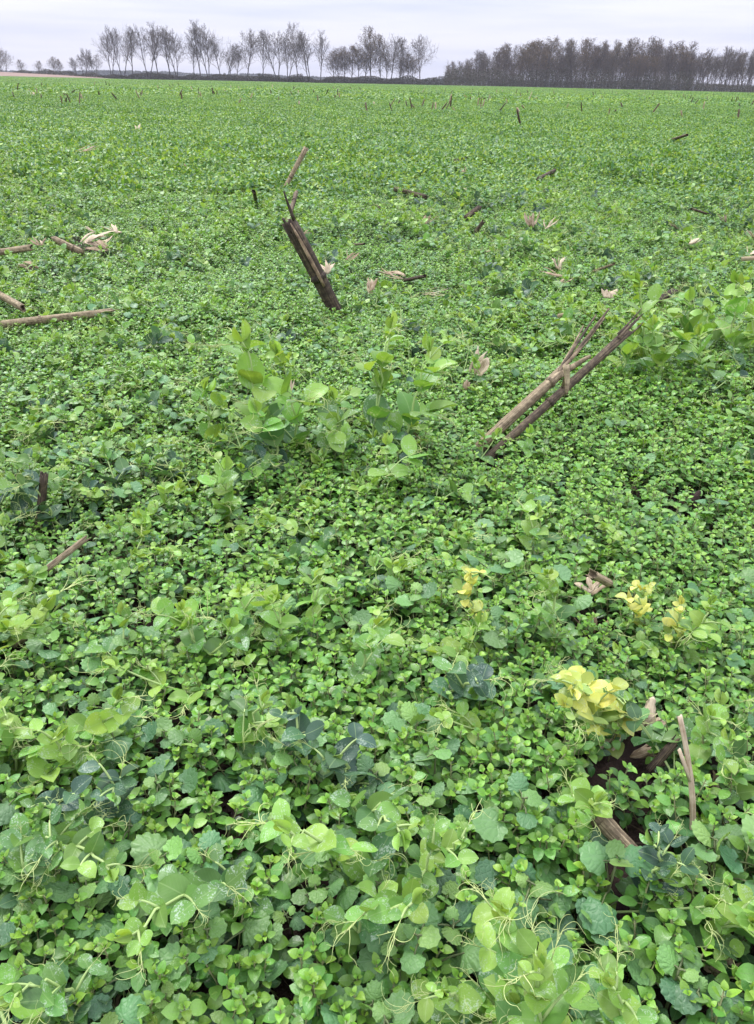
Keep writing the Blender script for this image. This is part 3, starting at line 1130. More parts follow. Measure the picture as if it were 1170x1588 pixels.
LAND = [(958, 1300, 'the shredded grey-tan stalk piece'), (1058, 1220, 'the forked upright tan sliver'), (1000, 1150, 'the husks in the bare soil gap'), (895, 1090, 'the largest yellow pea cluster'), (992, 945, 'the small yellow pea shoot'),
        (728, 930, 'the yellow pea leaves'), (30, 985, 'the bare soil patch with a straw'), (60, 770, 'the thin dark upright stub'), (1068, 785, 'the dark soil clod'), (760, 690, 'the foot of the leaning stalk pair'),
        (100, 862, 'the thin brown twig'), (75, 640, 'the pinkish grey stone'), (420, 640, 'the tall mottled peas'), (1100, 1510, 'the small pinkish husk curl'), (1112, 1235, 'the torn brown husk stub'),
        (800, 1480, 'the broad bright pea shoot'), (1010, 1340, 'the smooth dark pea leaves'), (460, 1120, 'the blue-green mottled pea leaves'), (470, 1290, 'the big pale mottled pea leaves'), (210, 1440, 'the mottled vine tip with curled tendrils'), (300, 990, 'the lone light pea shoot'),
        (585, 980, 'the broad light pea leaves'), (920, 905, 'the pale-ended cut stem')]
LANDP = np.array([on_ground(a, b, .06)[:2] for a, b, _ in LAND])


def beside(label, x, y, reach=.11):
    d = np.hypot(LANDP[:, 0] - x, LANDP[:, 1] - y)
    i = int(np.argmin(d))
    if d[i] > reach * (.5 + .5 * y): return label
    t = label + ', near ' + LAND[i][2]
    return t if len(t.split()) <= 16 else label


# ------------------------------------------------------------------ near plants as things
c_near, c_rest = split_nearest(c_pts, 300)
n_near, n_rest = split_nearest(n_pts, 300)
CS = [stem_mesh(s) for s in C_SPEC]
NS = [stem_mesh(s) for s in N_SPEC]
PS = [stem_mesh(s) for s, _ in P_SPEC]
for x, y in c_near:
    i = int(r1.integers(len(C_SPEC)))
    s = float(mound(x, y)) * r1.uniform(.85, 1.15)
    as_thing(C_SPEC[i], CS[i], 'chickweed_plant', beside('green chickweed sprig with small oval leaves', x, y), 'weed', 'chickweed sprigs in the carpet',
             base_m(x, y, float(ground_z(x, y)) - .003, r1.random() * 6.28, s, r1.normal(0, .15), r1.normal(0, .15)))
for x, y in n_near:
    i = int(r1.integers(len(N_SPEC)))
    s = float(mound(x, y)) * r1.uniform(.9, 1.4)
    as_thing(N_SPEC[i], NS[i], 'dead_nettle_plant', beside('dead-nettle with round scalloped wrinkled leaves', x, y), 'weed', 'dead-nettle plants in the carpet',
             base_m(x, y, float(ground_z(x, y)) - .003, r1.random() * 6.28, s, r1.normal(0, .12), r1.normal(0, .12)))

# named vines read off the photo: (base px, tip px, way, value, scale, tone, yellow, label)
# way 'y': the tip stands over the base (depth offset in m); way 'z': the tip lies at that height
T_TALL = 'tall pale pea shoot with big silver-mottled leaves standing above the carpet'
T_R = 'tall yellow-green pea shoot in the clump beside the frayed corn stalks'
T_YEL = 'yellowed pea shoot with bright yellow leaves'
T_DK = 'dark blue-green pea vine with smooth dull leaves'
T_MOT = 'sprawling pea vine with white-mottled leaves and tangled tendrils'
T_BR = 'light green pea shoot with broad notched leaves'
HERO = [
    ((418, 700), (376, 530), 'y', -.03, 1.45, .10, 0, T_TALL), ((468, 690), (432, 555), 'y', -.02, 1.35, .12, 0, T_TALL), ((575, 690), (606, 510), 'y', .0, 1.25, .10, 0, T_TALL),
    ((622, 700), (668, 545), 'y', .0, 1.3, .10, 0, T_TALL), ((330, 690), (318, 605), 'y', .0, 1.1, .2, 0, T_TALL), ((540, 700), (520, 620), 'y', -.05, 1.15, .2, 0, T_TALL), ((440, 720), (400, 640), 'y', -.05, 1.3, .45, 0, T_TALL),
    ((1000, 570), (988, 440), 'y', 0, 1.35, .08, 0, T_R), ((1055, 575), (1070, 468), 'y', 0, 1.35, .10, 0, T_R), ((1125, 580), (1142, 440), 'y', 0, 1.35, .06, 0, T_R), ((1160, 570), (1172, 480), 'y', 0, 1.2, .05, 0, T_R),
    ((1030, 600), (1012, 505), 'y', -.05, 1.1, .15, 0, T_R), ((1090, 600), (1085, 520), 'y', -.05, 1.1, .2, 0, T_R), ((960, 590), (985, 520), 'y', -.03, 1.1, .1, 0, T_R), ((1010, 560), (955, 500), 'y', -.08, .9, .05, 0, T_R), ((1090, 560), (1100, 480), 'y', .03, 1.1, .0, 0, T_R),
    ((730, 960), (728, 912), 'y', 0, .8, .0, 1, T_YEL), ((980, 1100), (875, 1092), 'z', .125, 1.15, .0, 1, T_YEL), ((960, 1140), (888, 1068), 'z', .14, 1.1, .0, 1, T_YEL), ((1000, 970), (992, 938), 'y', -.02, .8, .0, 1, T_YEL),
    ((1060, 1010), (1050, 965), 'y', 0, .75, .0, 1, T_YEL), ((1040, 1010), (1095, 965), 'y', 0, .9, .05, 0, T_BR),
    ((490, 1220), (455, 1100), 'z', .10, 1.25, .95, 0, T_DK), ((560, 1240), (505, 1175), 'z', .09, 1.2, .95, 0, T_DK), ((120, 1290), (70, 1250), 'z', .10, 1.1, .95, 0, T_DK), ((215, 1280), (175, 1230), 'z', .10, 1.1, .9, 0, T_DK),
    ((985, 1390), (1015, 1310), 'z', .10, 1.05, .95, 0, T_DK), ((680, 1090), (740, 1065), 'z', .10, 1.3, .7, 0, T_DK), ((100, 810), (25, 745), 'z', .11, .85, .85, 0, T_DK),
    ((60, 1300), (170, 1350), 'z', .12, 1.2, .45, 0, T_MOT), ((420, 1340), (205, 1450), 'z', .12, 1.2, .40, 0, T_MOT), ((600, 1350), (450, 1290), 'z', .14, 1.45, .22, 0, T_MOT), ((520, 1440), (640, 1400), 'z', .13, 1.2, .2, 0, T_MOT),
    ((540, 1250), (620, 1290), 'z', .12, 1.2, .4, 0, T_MOT), ((600, 1380), (720, 1300), 'z', .13, .95, .2, 0, T_MOT), ((0, 1400), (90, 1310), 'z', .10, 1.0, .5, 0, T_MOT), ((150, 1560), (20, 1545), 'z', .10, 1.0, .4, 0, T_MOT),
    ((800, 1570), (780, 1420), 'y', -.02, 1.15, .05, 0, T_BR), ((830, 1640), (835, 1500), 'y', -.02, 1.15, .10, 0, T_BR), ((830, 1640), (800, 1570), 'z', .10, 1.35, .28, 0, T_BR), ((970, 1620), (950, 1530), 'y', -.02, 1.1, .2, 0, T_BR),
    ((440, 1010), (432, 930), 'y', 0, 1.0, .08, 0, T_BR), ((540, 1040), (585, 970), 'y', -.02, 1.15, .10, 0, T_BR), ((480, 970), (490, 900), 'y', 0, .95, .12, 0, T_BR), ((300, 1020), (285, 970), 'y', 0, 1.0, .05, 0, T_BR), ((380, 990), (375, 950), 'y', 0, .95, .15, 0, T_BR),
    ((860, 1010), (850, 890), 'y', .0, 1.0, .25, 0, T_BR), ((20, 1190), (14, 1130), 'y', 0, 1.15, .08, 0, T_BR), ((115, 1200), (90, 1150), 'y', -.02, 1.15, .08, 0, T_BR), ((145, 1180), (182, 1085), 'y', 0, 1.1, .15, 0, T_BR), ((370, 1170), (412, 1110), 'y', 0, 1.1, .2, 0, T_BR),
    ((880, 1290), (925, 1245), 'z', .11, 1.0, .05, 0, T_BR), ((1070, 1190), (1105, 1110), 'y', 0, .95, .2, 0, T_BR), ((1150, 1230), (1130, 1150), 'y', 0, .95, .2, 0, T_BR), ((1120, 1450), (1165, 1430), 'z', .12, 1.1, .08, 0, T_BR),
    ((340, 790), (350, 730), 'y', 0, 1.05, .10, 0, T_BR), ((590, 770), (600, 690), 'y', 0, 1.1, .12, 0, T_BR), ((700, 1590), (690, 1540), 'z', .1, 1.0, .3, 0, T_BR), ((60, 960), (40, 890), 'y', 0, .95, .2, 0, T_BR), ((830, 860), (832, 810), 'y', 0, .85, .1, 0, T_BR)]
TALL = {(418, 700): 'tallest mottled pale pea shoot with its top leaves folded upright', (468, 690): 'mottled pale pea shoot close beside the tallest pea shoot', (575, 690): 'tall slender pea shoot with long bare stem behind the tall pea clump',
        (622, 700): 'tall pea shoot with rounded top leaves near the pale split stub', (330, 690): 'shorter pale pea shoot at the outer edge of the tall clump', (540, 700): 'low spreading pea shoot between the two tall pea clumps', (440, 720): 'darker mottled pea shoot at the foot of the tallest one'}
YEL = {(730, 960): 'light green peas', (980, 1100): 'dark scalloped leaves', (960, 1140): 'the bare soil gap', (1000, 970): 'thin chickweed', (1060, 1010): 'a pale curved stem'}
r2 = np.random.default_rng(55)
for (b, t, way, val, sc, tone, yel, lab) in HERO:
    B = on_ground(b[0], b[1], .03)
    B[2] = float(ground_z(B[0], B[1])) - .004
    if way == 'y':
        T = on_plane_y(t[0], t[1], B[1] + val)
        T[2] = max(T[2], .10)
    else:
        T = on_ground(t[0], t[1], val)
    mid = (B + T) / 2
    if way == 'y':
        mid = mid + np.array((0, 0, .25 * (T[2] - B[2]))) + r2.normal(0, .006, 3)
    else:
        mid = mid + np.array((0, 0, .05)) + r2.normal(0, .008, 3)
    sc *= float(np.interp(b[1], [560, 720, 900, 1100, 1300], [1.02, .98, .76, .62, .49]))
    P = bez(np.zeros(3), mid - B, T - B, 14)
    P[1:-1] += r2.normal(0, .0025, (12, 3))
    sp = pea_spec(P, r2, sc * (.9 if yel else 1), tone, bool(yel), .040, 0, .35 if lab in (T_TALL, T_R) else 0)
    as_thing(sp, stem_mesh(sp), 'pea_plant', TALL[b] if b in TALL else beside(lab, T[0], T[1], .05) if yel == 0 else lab + ' standing over ' + YEL[b], 'pea plant', lab.split(' with ')[0] + 's', Matrix.Translation(B.tolist()))

p_near, p_rest = split_nearest(p_pts, 300 - len(HERO))
PLAB = {.05: 'pale yellow-green pea seedling in the weeds', .25: 'fresh green pea seedling in the weeds', .45: 'mid-green mottled pea seedling in the weeds', .7: 'dull dark green pea seedling in the weeds'}
for x, y in p_near:
    i = int(r2.integers(len(P_SPEC)))
    sp, tone = P_SPEC[i]
    as_thing(sp, PS[i], 'pea_plant', beside(PLAB[tone], x, y), 'pea plant', PLAB[tone].split(' in the')[0] + 's',
             base_m(x, y, float(ground_z(x, y)) - .003, r2.random() * 6.28, r2.uniform(.5, .8), r2.normal(0, .1), r2.normal(0, .1)))

# the rest of the carpet
P, rot, scl, idx = spread(c_rest, r1, 10, .85, 1.15, .16)
scl = scl * mound(c_rest[:, 0], c_rest[:, 1])[:, None]
carpet('chickweed_vegetation', 'green carpet of chickweed over the soil', [merged(s, 'chickweed', r1) for s in C_SPEC], P, rot, scl, idx)
P, rot, scl, idx = spread(n_rest, r1, 10, .85, 1.2, .12)
scl = scl * 1.08 * mound(n_rest[:, 0], n_rest[:, 1])[:, None]
carpet('dead_nettle_vegetation', 'dark green carpet of dead-nettle among the chickweed', [merged(s, 'dead_nettle', r1) for s in N_SPEC], P, rot, scl, idx)
P, rot, scl, idx = spread(p_rest, r1, len(P_SPEC), .5, .95, .10)
carpet('pea_vegetation', 'light green pea shoots scattered through the carpet', [merged(s, 'pea', r1) for s, _ in P_SPEC], P, rot, scl, idx)


def crumb_mesh(seed, straw=False):
    r = np.random.default_rng(seed)
    mb = MB()
    if straw:
        d = nrm((r.normal(), r.normal(), .05))
        mb.tube(np.array([-d, d * .1 + r.normal(0, .12, 3), d]), [.05, .07, .03], 4, r.uniform(.2, .8))
        return mb.mesh('straw_bit', [M_STALK])
    th = np.linspace(0, np.pi, 6)[1:-1]; ph = np.linspace(0, 2 * np.pi, 8, endpoint=False)
    V = [(0, 0, 1)] + [(math.sin(a) * math.cos(b), math.sin(a) * math.sin(b), math.cos(a)) for a in th for b in ph] + [(0, 0, -1)]
    V = np.array(V) * r.uniform(.65, 1.25, (len(V), 1)) * np.array((1, r.uniform(.7, 1), .75))
    F = [(0, 1 + j, 1 + (j + 1) % 8) for j in range(8)]
    for i in range(3):
        for j in range(8):
            a = 1 + i * 8 + j; b = 1 + i * 8 + (j + 1) % 8
            F.append((a, a + 8, b + 8, b))
    F += [(len(V) - 1, 25 + (j + 1) % 8, 25 + j) for j in range(8)]
    mb.add(V, F)
    return mb.mesh('soil_crumb', [M_SOIL], False)


rc = np.random.default_rng(314)
k_pts = scatter(.1, 2.6, .0105, rc)
k_pts = k_pts[vnoise(k_pts[:, 0] * 14, k_pts[:, 1] * 14, 81) > .33]
P, rot, scl, idx = spread(k_pts, rc, 8, .0012, .0030, 1.0)
scl *= np.where(rc.random(len(k_pts)) < .10, rc.uniform(1.5, 3.2, len(k_pts)), 1.0)[:, None]
st_ = rc.random(len(k_pts)) < .05
idx = np.where(st_, 8 + rc.integers(0, 4, len(k_pts)), idx)
scl[st_] = rc.uniform(.010, .026, (int(st_.sum()), 1)); rot[st_, :2] *= .12; P[:, 2] += .004
carpet('soil_debris', 'crumbs of dark soil and bits of straw between the stems', [crumb_mesh(i) for i in range(8)] + [crumb_mesh(20 + i, True) for i in range(4)], P, rot, scl, idx)


# ------------------------------------------------------------------ far crop: clumps of leaf faces
def leaf_patch(name, size, n, lo, hi, hmean, hvar, seed, even=0.0):
    r = np.random.default_rng(seed)
    base = np.array([(0, 0, 0), (-.30, .45, .06), (0, .5, -.02), (.30, .45, .06), (0, 1, -.05)])
    fc = np.array([(0, 2, 1, 0), ])
    F0 = [(0, 2, 1), (0, 3, 2), (1, 2, 4), (2, 3, 4)]
    pos = r.uniform(-size / 2, size / 2, (n, 2))
    # ragged edge so that patches knit together
    s = r.uniform(lo, hi, n)
    hz = hmean * (.45 + .8 * vnoise(pos[:, 0] / size * 6 + 50, pos[:, 1] / size * 6 + 50, seed)) + r.normal(0, hvar, n)
    hz = np.clip(hz * r.random(n) ** .35, .005, None)
    V = np.empty((n, 5, 3))
    az = r.random(n) * 6.28; el = r.normal(.2, .45 if even == 0 else .3, n)
    for i in range(n):
        d = np.array((math.cos(az[i]) * math.cos(el[i]), math.sin(az[i]) * math.cos(el[i]), math.sin(el[i])))
        M = frame(d, UP + r.normal(0, .45, 3)) * s[i]
        V[i] = base @ M.T + (pos[i, 0], pos[i, 1], hz[i])
    mb = MB()
    F = [tuple(np.array(f) + 5 * i) for i in range(n) for f in F0]
    sp = r.random(n)
    mi = np.where(sp < .42, 0, np.where(sp < .72, 1, 2))
    age = np.where(mi == 0, r.uniform(.0, .75, n), np.where(mi == 1, r.uniform(.05, .8, n), r.uniform(.2, .9, n)))
    age = age + (np.array((.28, .36, .5))[mi] - age) * even
    rn = r.random(n) * (1 if even == 0 else .016)
    mb.V = [V.reshape(-1, 3)]; mb.F = [tuple(int(q) for q in f) for f in F]
    mb.uv = [np.tile(base[:, :2], (n, 1))]; mb.age = [np.repeat(age, 5)]; mb.rnd = [np.repeat(rn, 5)]
    mb.mi = np.repeat(mi, 4).tolist(); mb.n = 5 * n
    return mb.mesh(name, [M_FPEA, M_FCHICK, M_FNET])


mid_src = [leaf_patch('crop_clump', .42, 900, .016, .036, .075, .012, 200 + i) for i in range(6)]
far_src = [leaf_patch('crop_patch', 2.6, 2600, .05, .11, .085, .02, 300 + i, .55) for i in range(6)]
r3 = np.random.default_rng(77)
m_pts = scatter(4.4, 31, .21, r3)
m_pts = m_pts[r3.random(len(m_pts)) < np.clip((m_pts[:, 1] - 4.4) / 2.6 + .9 * (vnoise(m_pts[:, 0] * 1.7, m_pts[:, 1] * 1.7, 88) - .5), .02, 1)]
P1, R1, S1, I1 = spread(m_pts, r3, 6, .85, 1.25, .04)
S1[:, 2] *= .75 + .55 * vnoise(m_pts[:, 0] * 1.1, m_pts[:, 1] * 1.1, 61)
carpet('crop_vegetation', 'mixed green cover crop in the middle of the field', mid_src, P1, R1, S1, I1)
f_pts = scatter(29, 342, 1.7, r3)
P2, R2, S2, I2 = spread(f_pts, r3, 6, .85, 1.2, .008)
carpet('far_crop_vegetation', 'green cover crop reaching to the trees', far_src, P2, R2, S2, I2)

# ------------------------------------------------------------------ corn stalks and other litter
def stalk_mesh(path, rad, r, age=.5, sides=12, jag=.0, hollow=True):
    """a fluted, slightly crushed stalk with a jagged open end and a dark hollow"""
    P = np.asarray(path, float)
    m = len(P)
    rad = np.asarray(rad, float)
    T = np.gradient(P, axis=0); T /= np.linalg.norm(T, axis=1, keepdims=True)
    X = np.cross(T, (.2, .97, .13)); X /= np.linalg.norm(X, axis=1, keepdims=True)
    Y = np.cross(T, X)
    a = np.linspace(0, 2 * np.pi, sides, endpoint=False)
    fl = 1 + r.normal(0, .07, sides)
    V = []; UV = []
    L = np.concatenate([[0], np.cumsum(np.linalg.norm(np.diff(P, axis=0), axis=1))])
    for i in range(m):
        k = fl * (1 + r.normal(0, .025, sides))
        ring = P[i] + rad[i] * k[:, None] * (np.cos(a)[:, None] * X[i] + .82 * np.sin(a)[:, None] * Y[i])
        if i == m - 1: ring = ring + T[i] * (r.uniform(-1, 1, sides) * jag)[:, None]
        V.append(ring); UV.append(np.stack([a / (2 * np.pi), np.full(sides, L[i])], 1))
    F = []
    for i in range(m - 1):
        for j in range(sides):
            k = (j + 1) % sides
            F.append((i * sides + j, i * sides + k, (i + 1) * sides + k, (i + 1) * sides + j))
    # sunken pith at the top
    top = (m - 1) * sides
    inn = P[-1] + (V[-1] - P[-1]) * .74
    inn2 = P[-1] - T[-1] * rad[-1] * 1.2 + (V[-1] - P[-1]) * .60
    V += [inn, inn2, (P[-1] - T[-1] * rad[-1] * 1.2)[None, :]]
    UV += [UV[-1], UV[-1], np.array([[.5, L[-1]]])]
    for j in range(sides):
        k = (j + 1) % sides
        F.append((top + j, top + k, top + sides + k, top + sides + j))
        F.append((top + sides + j, top + sides + k, top + 2 * sides + k, top + 2 * sides + j))
        F.append((top + 2 * sides + j, top + 2 * sides + k, top + 3 * sides))
    F.append(tuple(reversed(range(sides))))
    V = np.concatenate(V)
    ages = np.full(len(V), age); ages[-(sides * 2 + 1):] = min(1, age + .35)
    mb = MB(); mb.add(V, F, np.concatenate(UV), ages)
    return mb.mesh('stalk', [M_STALK])


def strip_mesh(name, P, w, th, r, age, mat, curl=0.5, nw=4):
    """a split sheath or husk strip: curled cross-section with real thickness"""
    P = np.asarray(P, float); m = len(P)
    w = np.full(m, w) if np.isscalar(w) else np.asarray(w, float)
    T = np.gradient(P, axis=0); T /= np.linalg.norm(T, axis=1, keepdims=True)
    X = np.cross(T, (.1, -.3, .95)); X /= np.linalg.norm(X, axis=1, keepdims=True)
    N = np.cross(X, T)
    V = []; UV = []
    L = np.concatenate([[0], np.cumsum(np.linalg.norm(np.diff(P, axis=0), axis=1))])
    for side in (0, 1):
        for i in range(m):
            for j in range(nw + 1):
                s = 2 * j / nw - 1
                V.append(P[i] + X[i] * s * w[i] + N[i] * (curl * w[i] * (1 - s * s) - side * th + (r.normal(0, .05) * w[i] if side == 0 else 0)))
                UV.append((s * w[i], L[i]))
    F = []
    q = m * (nw + 1)
    for i in range(m - 1):
        for j in range(nw):
            a = i * (nw + 1) + j
            F.append((a, a + 1, a + nw + 2, a + nw + 1))
            F.append((q + a, q + a + nw + 1, q + a + nw + 2, q + a + 1))
        a = i * (nw + 1)
        F.append((a, a + nw + 1, q + a + nw + 1, q + a))
        a += nw
        F.append((a, q + a, q + a + nw + 1, a + nw + 1))
    for i in (0, m - 1):
        for j in range(nw):
            a = i * (nw + 1) + j
            F.append((a, a + 1, q + a + 1, q + a) if i else (a, q + a, q + a + 1, a + 1))
    mb = MB(); mb.add(V, F, UV, age)
    return mb.mesh(name, [mat])


def node_mesh(p, T, rad, r, age):
    T = nrm(T)
    P = np.array([p + T * q for q in (-rad * .5, -rad * .2, 0, rad * .2, rad * .5)])
    mb = MB()
    mb.tube(P, np.array([.93, 1.14, 1.2, 1.13, .93]) * rad, 12, age)
    return mb.mesh('node', [M_STALK])


def corn_stalk(A, B, rad0, rad1, label, seed, age=.5, nodes=(), bow=0.0, jag=.01, splits=0, sheath=None, group=None, name='corn_stalk', frays=()):
    """A -> B in world metres"""
    r = np.random.default_rng(seed)
    A = np.asarray(A, float); B = np.asarray(B, float)
    L = np.linalg.norm(B - A)
    root = link(name, None, None, Matrix.Translation(A.tolist()), label, 'corn stalk', group)
    side = nrm(np.cross(B - A, (0, .4, 1)))
    P = bez(np.zeros(3), (B - A) / 2 + side * bow * L, B - A, 10)
    body = link('stalk', stalk_mesh(P, np.linspace(rad0, rad1, 10), r, age, 12, jag), root)
    for f in nodes:
        i = min(8, int(f * 9)); p = P[i] + (P[i + 1] - P[i]) * (f * 9 - i)
        link('node', node_mesh(p, P[i + 1] - P[i], rad0 + (rad1 - rad0) * f, r, min(1, age + .15)), body)
    T = nrm(P[-1] - P[-2])
    for k in range(splits):
        o = r.normal(0, rad1 * .55, 3)
        a = P[-1] - T * L * .08 + o
        b = P[-1] + T * r.uniform(.004, .02) * (L / .25) + o * 1.8
        link('splinter', strip_mesh('splinter', bez(a, (a + b) / 2 + r.normal(0, .002, 3), b, 6), np.linspace(rad1 * .32, rad1 * .08, 6), rad1 * .12, r, age + .1, M_STALK), root)
    for fa, fb, off, w in (sheath or []):
        Q = np.array([P[min(9, int(round((fa + (fb - fa) * q / 5) * 9)))] for q in range(6)]) + np.asarray(off)
        link('sheath_strip', strip_mesh('sheath_strip', Q, np.array([w * .7, w, w, w * .9, w * .7, w * .3]), .0012, r, age - .1, M_HUSK, .6), root)
    for (a, b, w, ag) in frays:
        a = np.asarray(a) - A; b = np.asarray(b) - A
        link('frayed_strip', strip_mesh('frayed_strip', bez(a, (a + b) / 2 + r.normal(0, .006, 3), b, 8), np.linspace(w, w * .35, 8), w * .45, r, ag, M_STALK, .5), root)
    return root


def gp(px, py, z=.0):
    return on_ground(px, py, z)


def stand(bpx, tpx, dy=0.0, sink=.02):
    """base on the soil, top over it (dy metres deeper or nearer); the base is pushed a little into the soil"""
    B = gp(bpx[0], bpx[1], .035)
    T = on_plane_y(tpx[0], tpx[1], B[1] + dy)
    d = nrm(T - B)
    B = B - d * ((B[2] + sink) / max(.2, d[2]))
    return B, T


# thick dark stalk with its broken top
B, T = stand((522, 487), (449, 345), -.02)
corn_stalk(B, T, .0205, .0215, 'thick dark weathered corn stalk leaning, split open at its top', 1, .93, (.52,), -.03, .012, 4,
           [(.50, .98, (.006, -.021, .002), .008)])
B2, T2 = stand((444, 345), (460, 297), .25)
corn_stalk(B2, T2, .0135, .0105, 'short dark stub standing just behind the thick dark stalk', 2, .72, (.8,), .02, .006, 1)
B, T = stand((438, 300), (476, 229), .05)
corn_stalk(B, T, .0105, .0155, 'thin tan corn stalk with a dark cut end leaning alone', 3, .45, (.48,), .0, .004)
# leaning pair with frayed tops
B, T = stand((748, 690), (868, 580), .12)
D3 = T - B
fr = []
for (tx, ty, w, ag) in [(945, 478, .005, .75), (925, 488, .004, .85), (938, 492, .0045, .6), (905, 505, .004, .55), (880, 560, .006, .45), (915, 520, .004, .8)]:
    e = on_plane_y(tx, ty, T[1] + .10)
    fr.append((T - nrm(D3) * .03 + np.array((r3.normal(0, .003), 0, r3.normal(0, .004))), e, w, ag))
fr.append((T - nrm(D3) * .01, on_plane_y(916, 551, T[1] - .0), .008, .55))
corn_stalk(B, T, .0108, .0100, 'tan speckled corn stalk leaning with its top frayed into strips', 4, .46, (.07, .92), .0, .006, 0, None, 'leaning pair of corn stalks', 'corn_stalk', fr)
B, T = stand((775, 692), (976, 512), .22)
fr = [(B + (T - B) * .60, on_plane_y(884, 566, (B + (T - B) * .5)[1]) , .004, .5), (on_plane_y(879, 566, (B + (T - B) * .52)[1] - .015), on_plane_y(879, 612, (B + (T - B) * .52)[1] - .03), .007, .45)]
corn_stalk(B, T, .0085, .0095, 'dark split corn stalk lying close under the speckled frayed one', 5, .78, (.52,), .012, .008, 5, None, 'leaning pair of corn stalks', 'corn_stalk', fr)
# the small upright post-like stub, left
B, T = stand((62, 808), (69, 735), .0)
corn_stalk(B, T, .006, .0055, 'thin dark upright stub half hidden by blue-green pea leaves', 6, .85, (.6,), .0, .004)


def lying(a, b, rad, label, seed, age=.3, za=.06, zb=.06, **kw):
    return corn_stalk(gp(a[0], a[1], za), gp(b[0], b[1], zb), rad, rad * .95, label, seed, age, **kw)


lying((-30, 507), (172, 484), .0115, 'pale tan corn stalk lying half sunk in the carpet', 11, .40, .035, .055, nodes=(.45,), splits=2)
lying((-30, 396), (50, 384), .013, 'broken pale stalk end lying by the harvested residue heap', 12, .4, .05, .07, splits=1)
lying((128, 392), (84, 371), .0135, 'short brown-ended stalk piece across the pale husk pile', 13, .5, .06, .10, nodes=(.3,))
lying((-10, 452), (36, 478), .011, 'slim pale stalk sliver lying in pea leaves', 14, .42, .06, .07)
lying((1000, 1345), (918, 1255), .0085, 'short grey-tan stalk piece with shredded end lying on soil', 15, .5, .05, .07, nodes=(.85,), splits=3)
lying((866, 490), (897, 484), .006, 'little pale stick lying on the carpet', 16, .2, .08, .085)
lying((70, 885), (130, 838), .0042, 'thin brown twig-like stalk sliver resting on leaves', 17, .45, .08, .10)
lying((945, 905), (918, 890), .006, 'short cut stem piece with a pale end', 18, .3, .06, .085)
lying((612, 293), (662, 306), .014, 'dark split stalk lying flat in the carpet', 19, .85, .10, .07, splits=2)
lying((835, 278), (860, 265), .016, 'dark broken stalk end poking from the carpet', 20, .9, .07, .10, splits=2)
lying((722, 338), (744, 322), .013, 'dark bark-like stalk scrap tilted in the carpet', 21, .9, .07, .11, splits=1)
lying((738, 360), (750, 343), .009, 'small dark stalk scrap below the tilted one', 22, .85, .06, .11)
lying((398, 315), (394, 297), .011, 'small dark stub with a pale side', 23, .75, .05, .14)
lying((705, 250), (724, 246), .014, 'low dark stalk fragment lying crosswise', 24, .9, .08, .09)
lying((1025, 222), (1066, 209), .017, 'dark stalk leaning low, pale on top', 25, .7, .05, .19)
lying((1006, 474), (1045, 452), .011, 'dark rotten stalk lying behind the tall pea clump', 26, .95, .07, .09)
lying((1150, 402), (1180, 400), .008, 'pale sliver of stalk at the field carpet edge', 27, .2, .08, .09)
lying((1008, 1195), (1045, 1152), .005, 'dark thin curved stalk resting over bare soil', 28, .8, .03, .06)
lying((20, 1003), (48, 985), .0028, 'thin pale straw on the dark soil patch', 29, .2, .015, .02)
# upright split sliver
B, T = stand((1060, 1310), (1055, 1110), .03)
r = np.random.default_rng(31)
root = link('stalk_sliver', None, None, Matrix.Translation(B.tolist()), 'long thin tan sliver of stalk standing upright, forked near its tip', 'stalk sliver')
Dv = T - B
sd_ = np.array((.010, 0, .0))
link('sliver', strip_mesh('sliver', np.array([Dv * q + sd_ * math.sin(q * 3.1) for q in np.linspace(0, 1, 10)]), np.linspace(.0034, .0022, 10), .0018, r, .35, M_HUSK, .5), root)
link('sliver', strip_mesh('sliver', np.array([Dv * .66 + sd_ * .8, Dv * .75 + sd_ * .5 + np.array((-.002, -.003, 0)), Dv * .84 + sd_ * .2 + np.array((-.004, -.003, 0))]), [.0022, .002, .0014], .0015, r, .3, M_HUSK, .5), root)


def husk(px, py, size, ang, label, seed, age=.2, z=.075, lift=.6, w=.35, dy=.0):
    """a curled scrap of husk: two or three overlapping strips"""
    r = np.random.default_rng(seed)
    p = gp(px, py, z - .03)
    root = link('corn_husk', None, None, Matrix.Translation(p.tolist()), label, 'corn husk', None)
    for k in range(5):
        a = ang + r.normal(0, .6)
        d = np.array((math.cos(a), math.sin(a) * .6, lift + r.normal(0, .12)))
        d = nrm(d) * size * r.uniform(.7, 1.05)
        o = r.normal(0, size * .10, 3); o[2] = abs(o[2]) * .3
        Q = bez(o, o + d * .5 + r.normal(0, size * .10, 3) + np.array((0, 0, size * r.uniform(-.05, .15))), o + d, 7)
        link('husk_strip', strip_mesh('husk_strip', Q, size * w * np.array([.35, .8, 1, .95, .8, .5, .12]) * r.uniform(.55, 1.25, 7) * r.choice([.12, .22, .45, .6]), .0006, r, age + r.uniform(-.15, .3), M_HUSK, r.uniform(-.35, .45)), root)
    return root


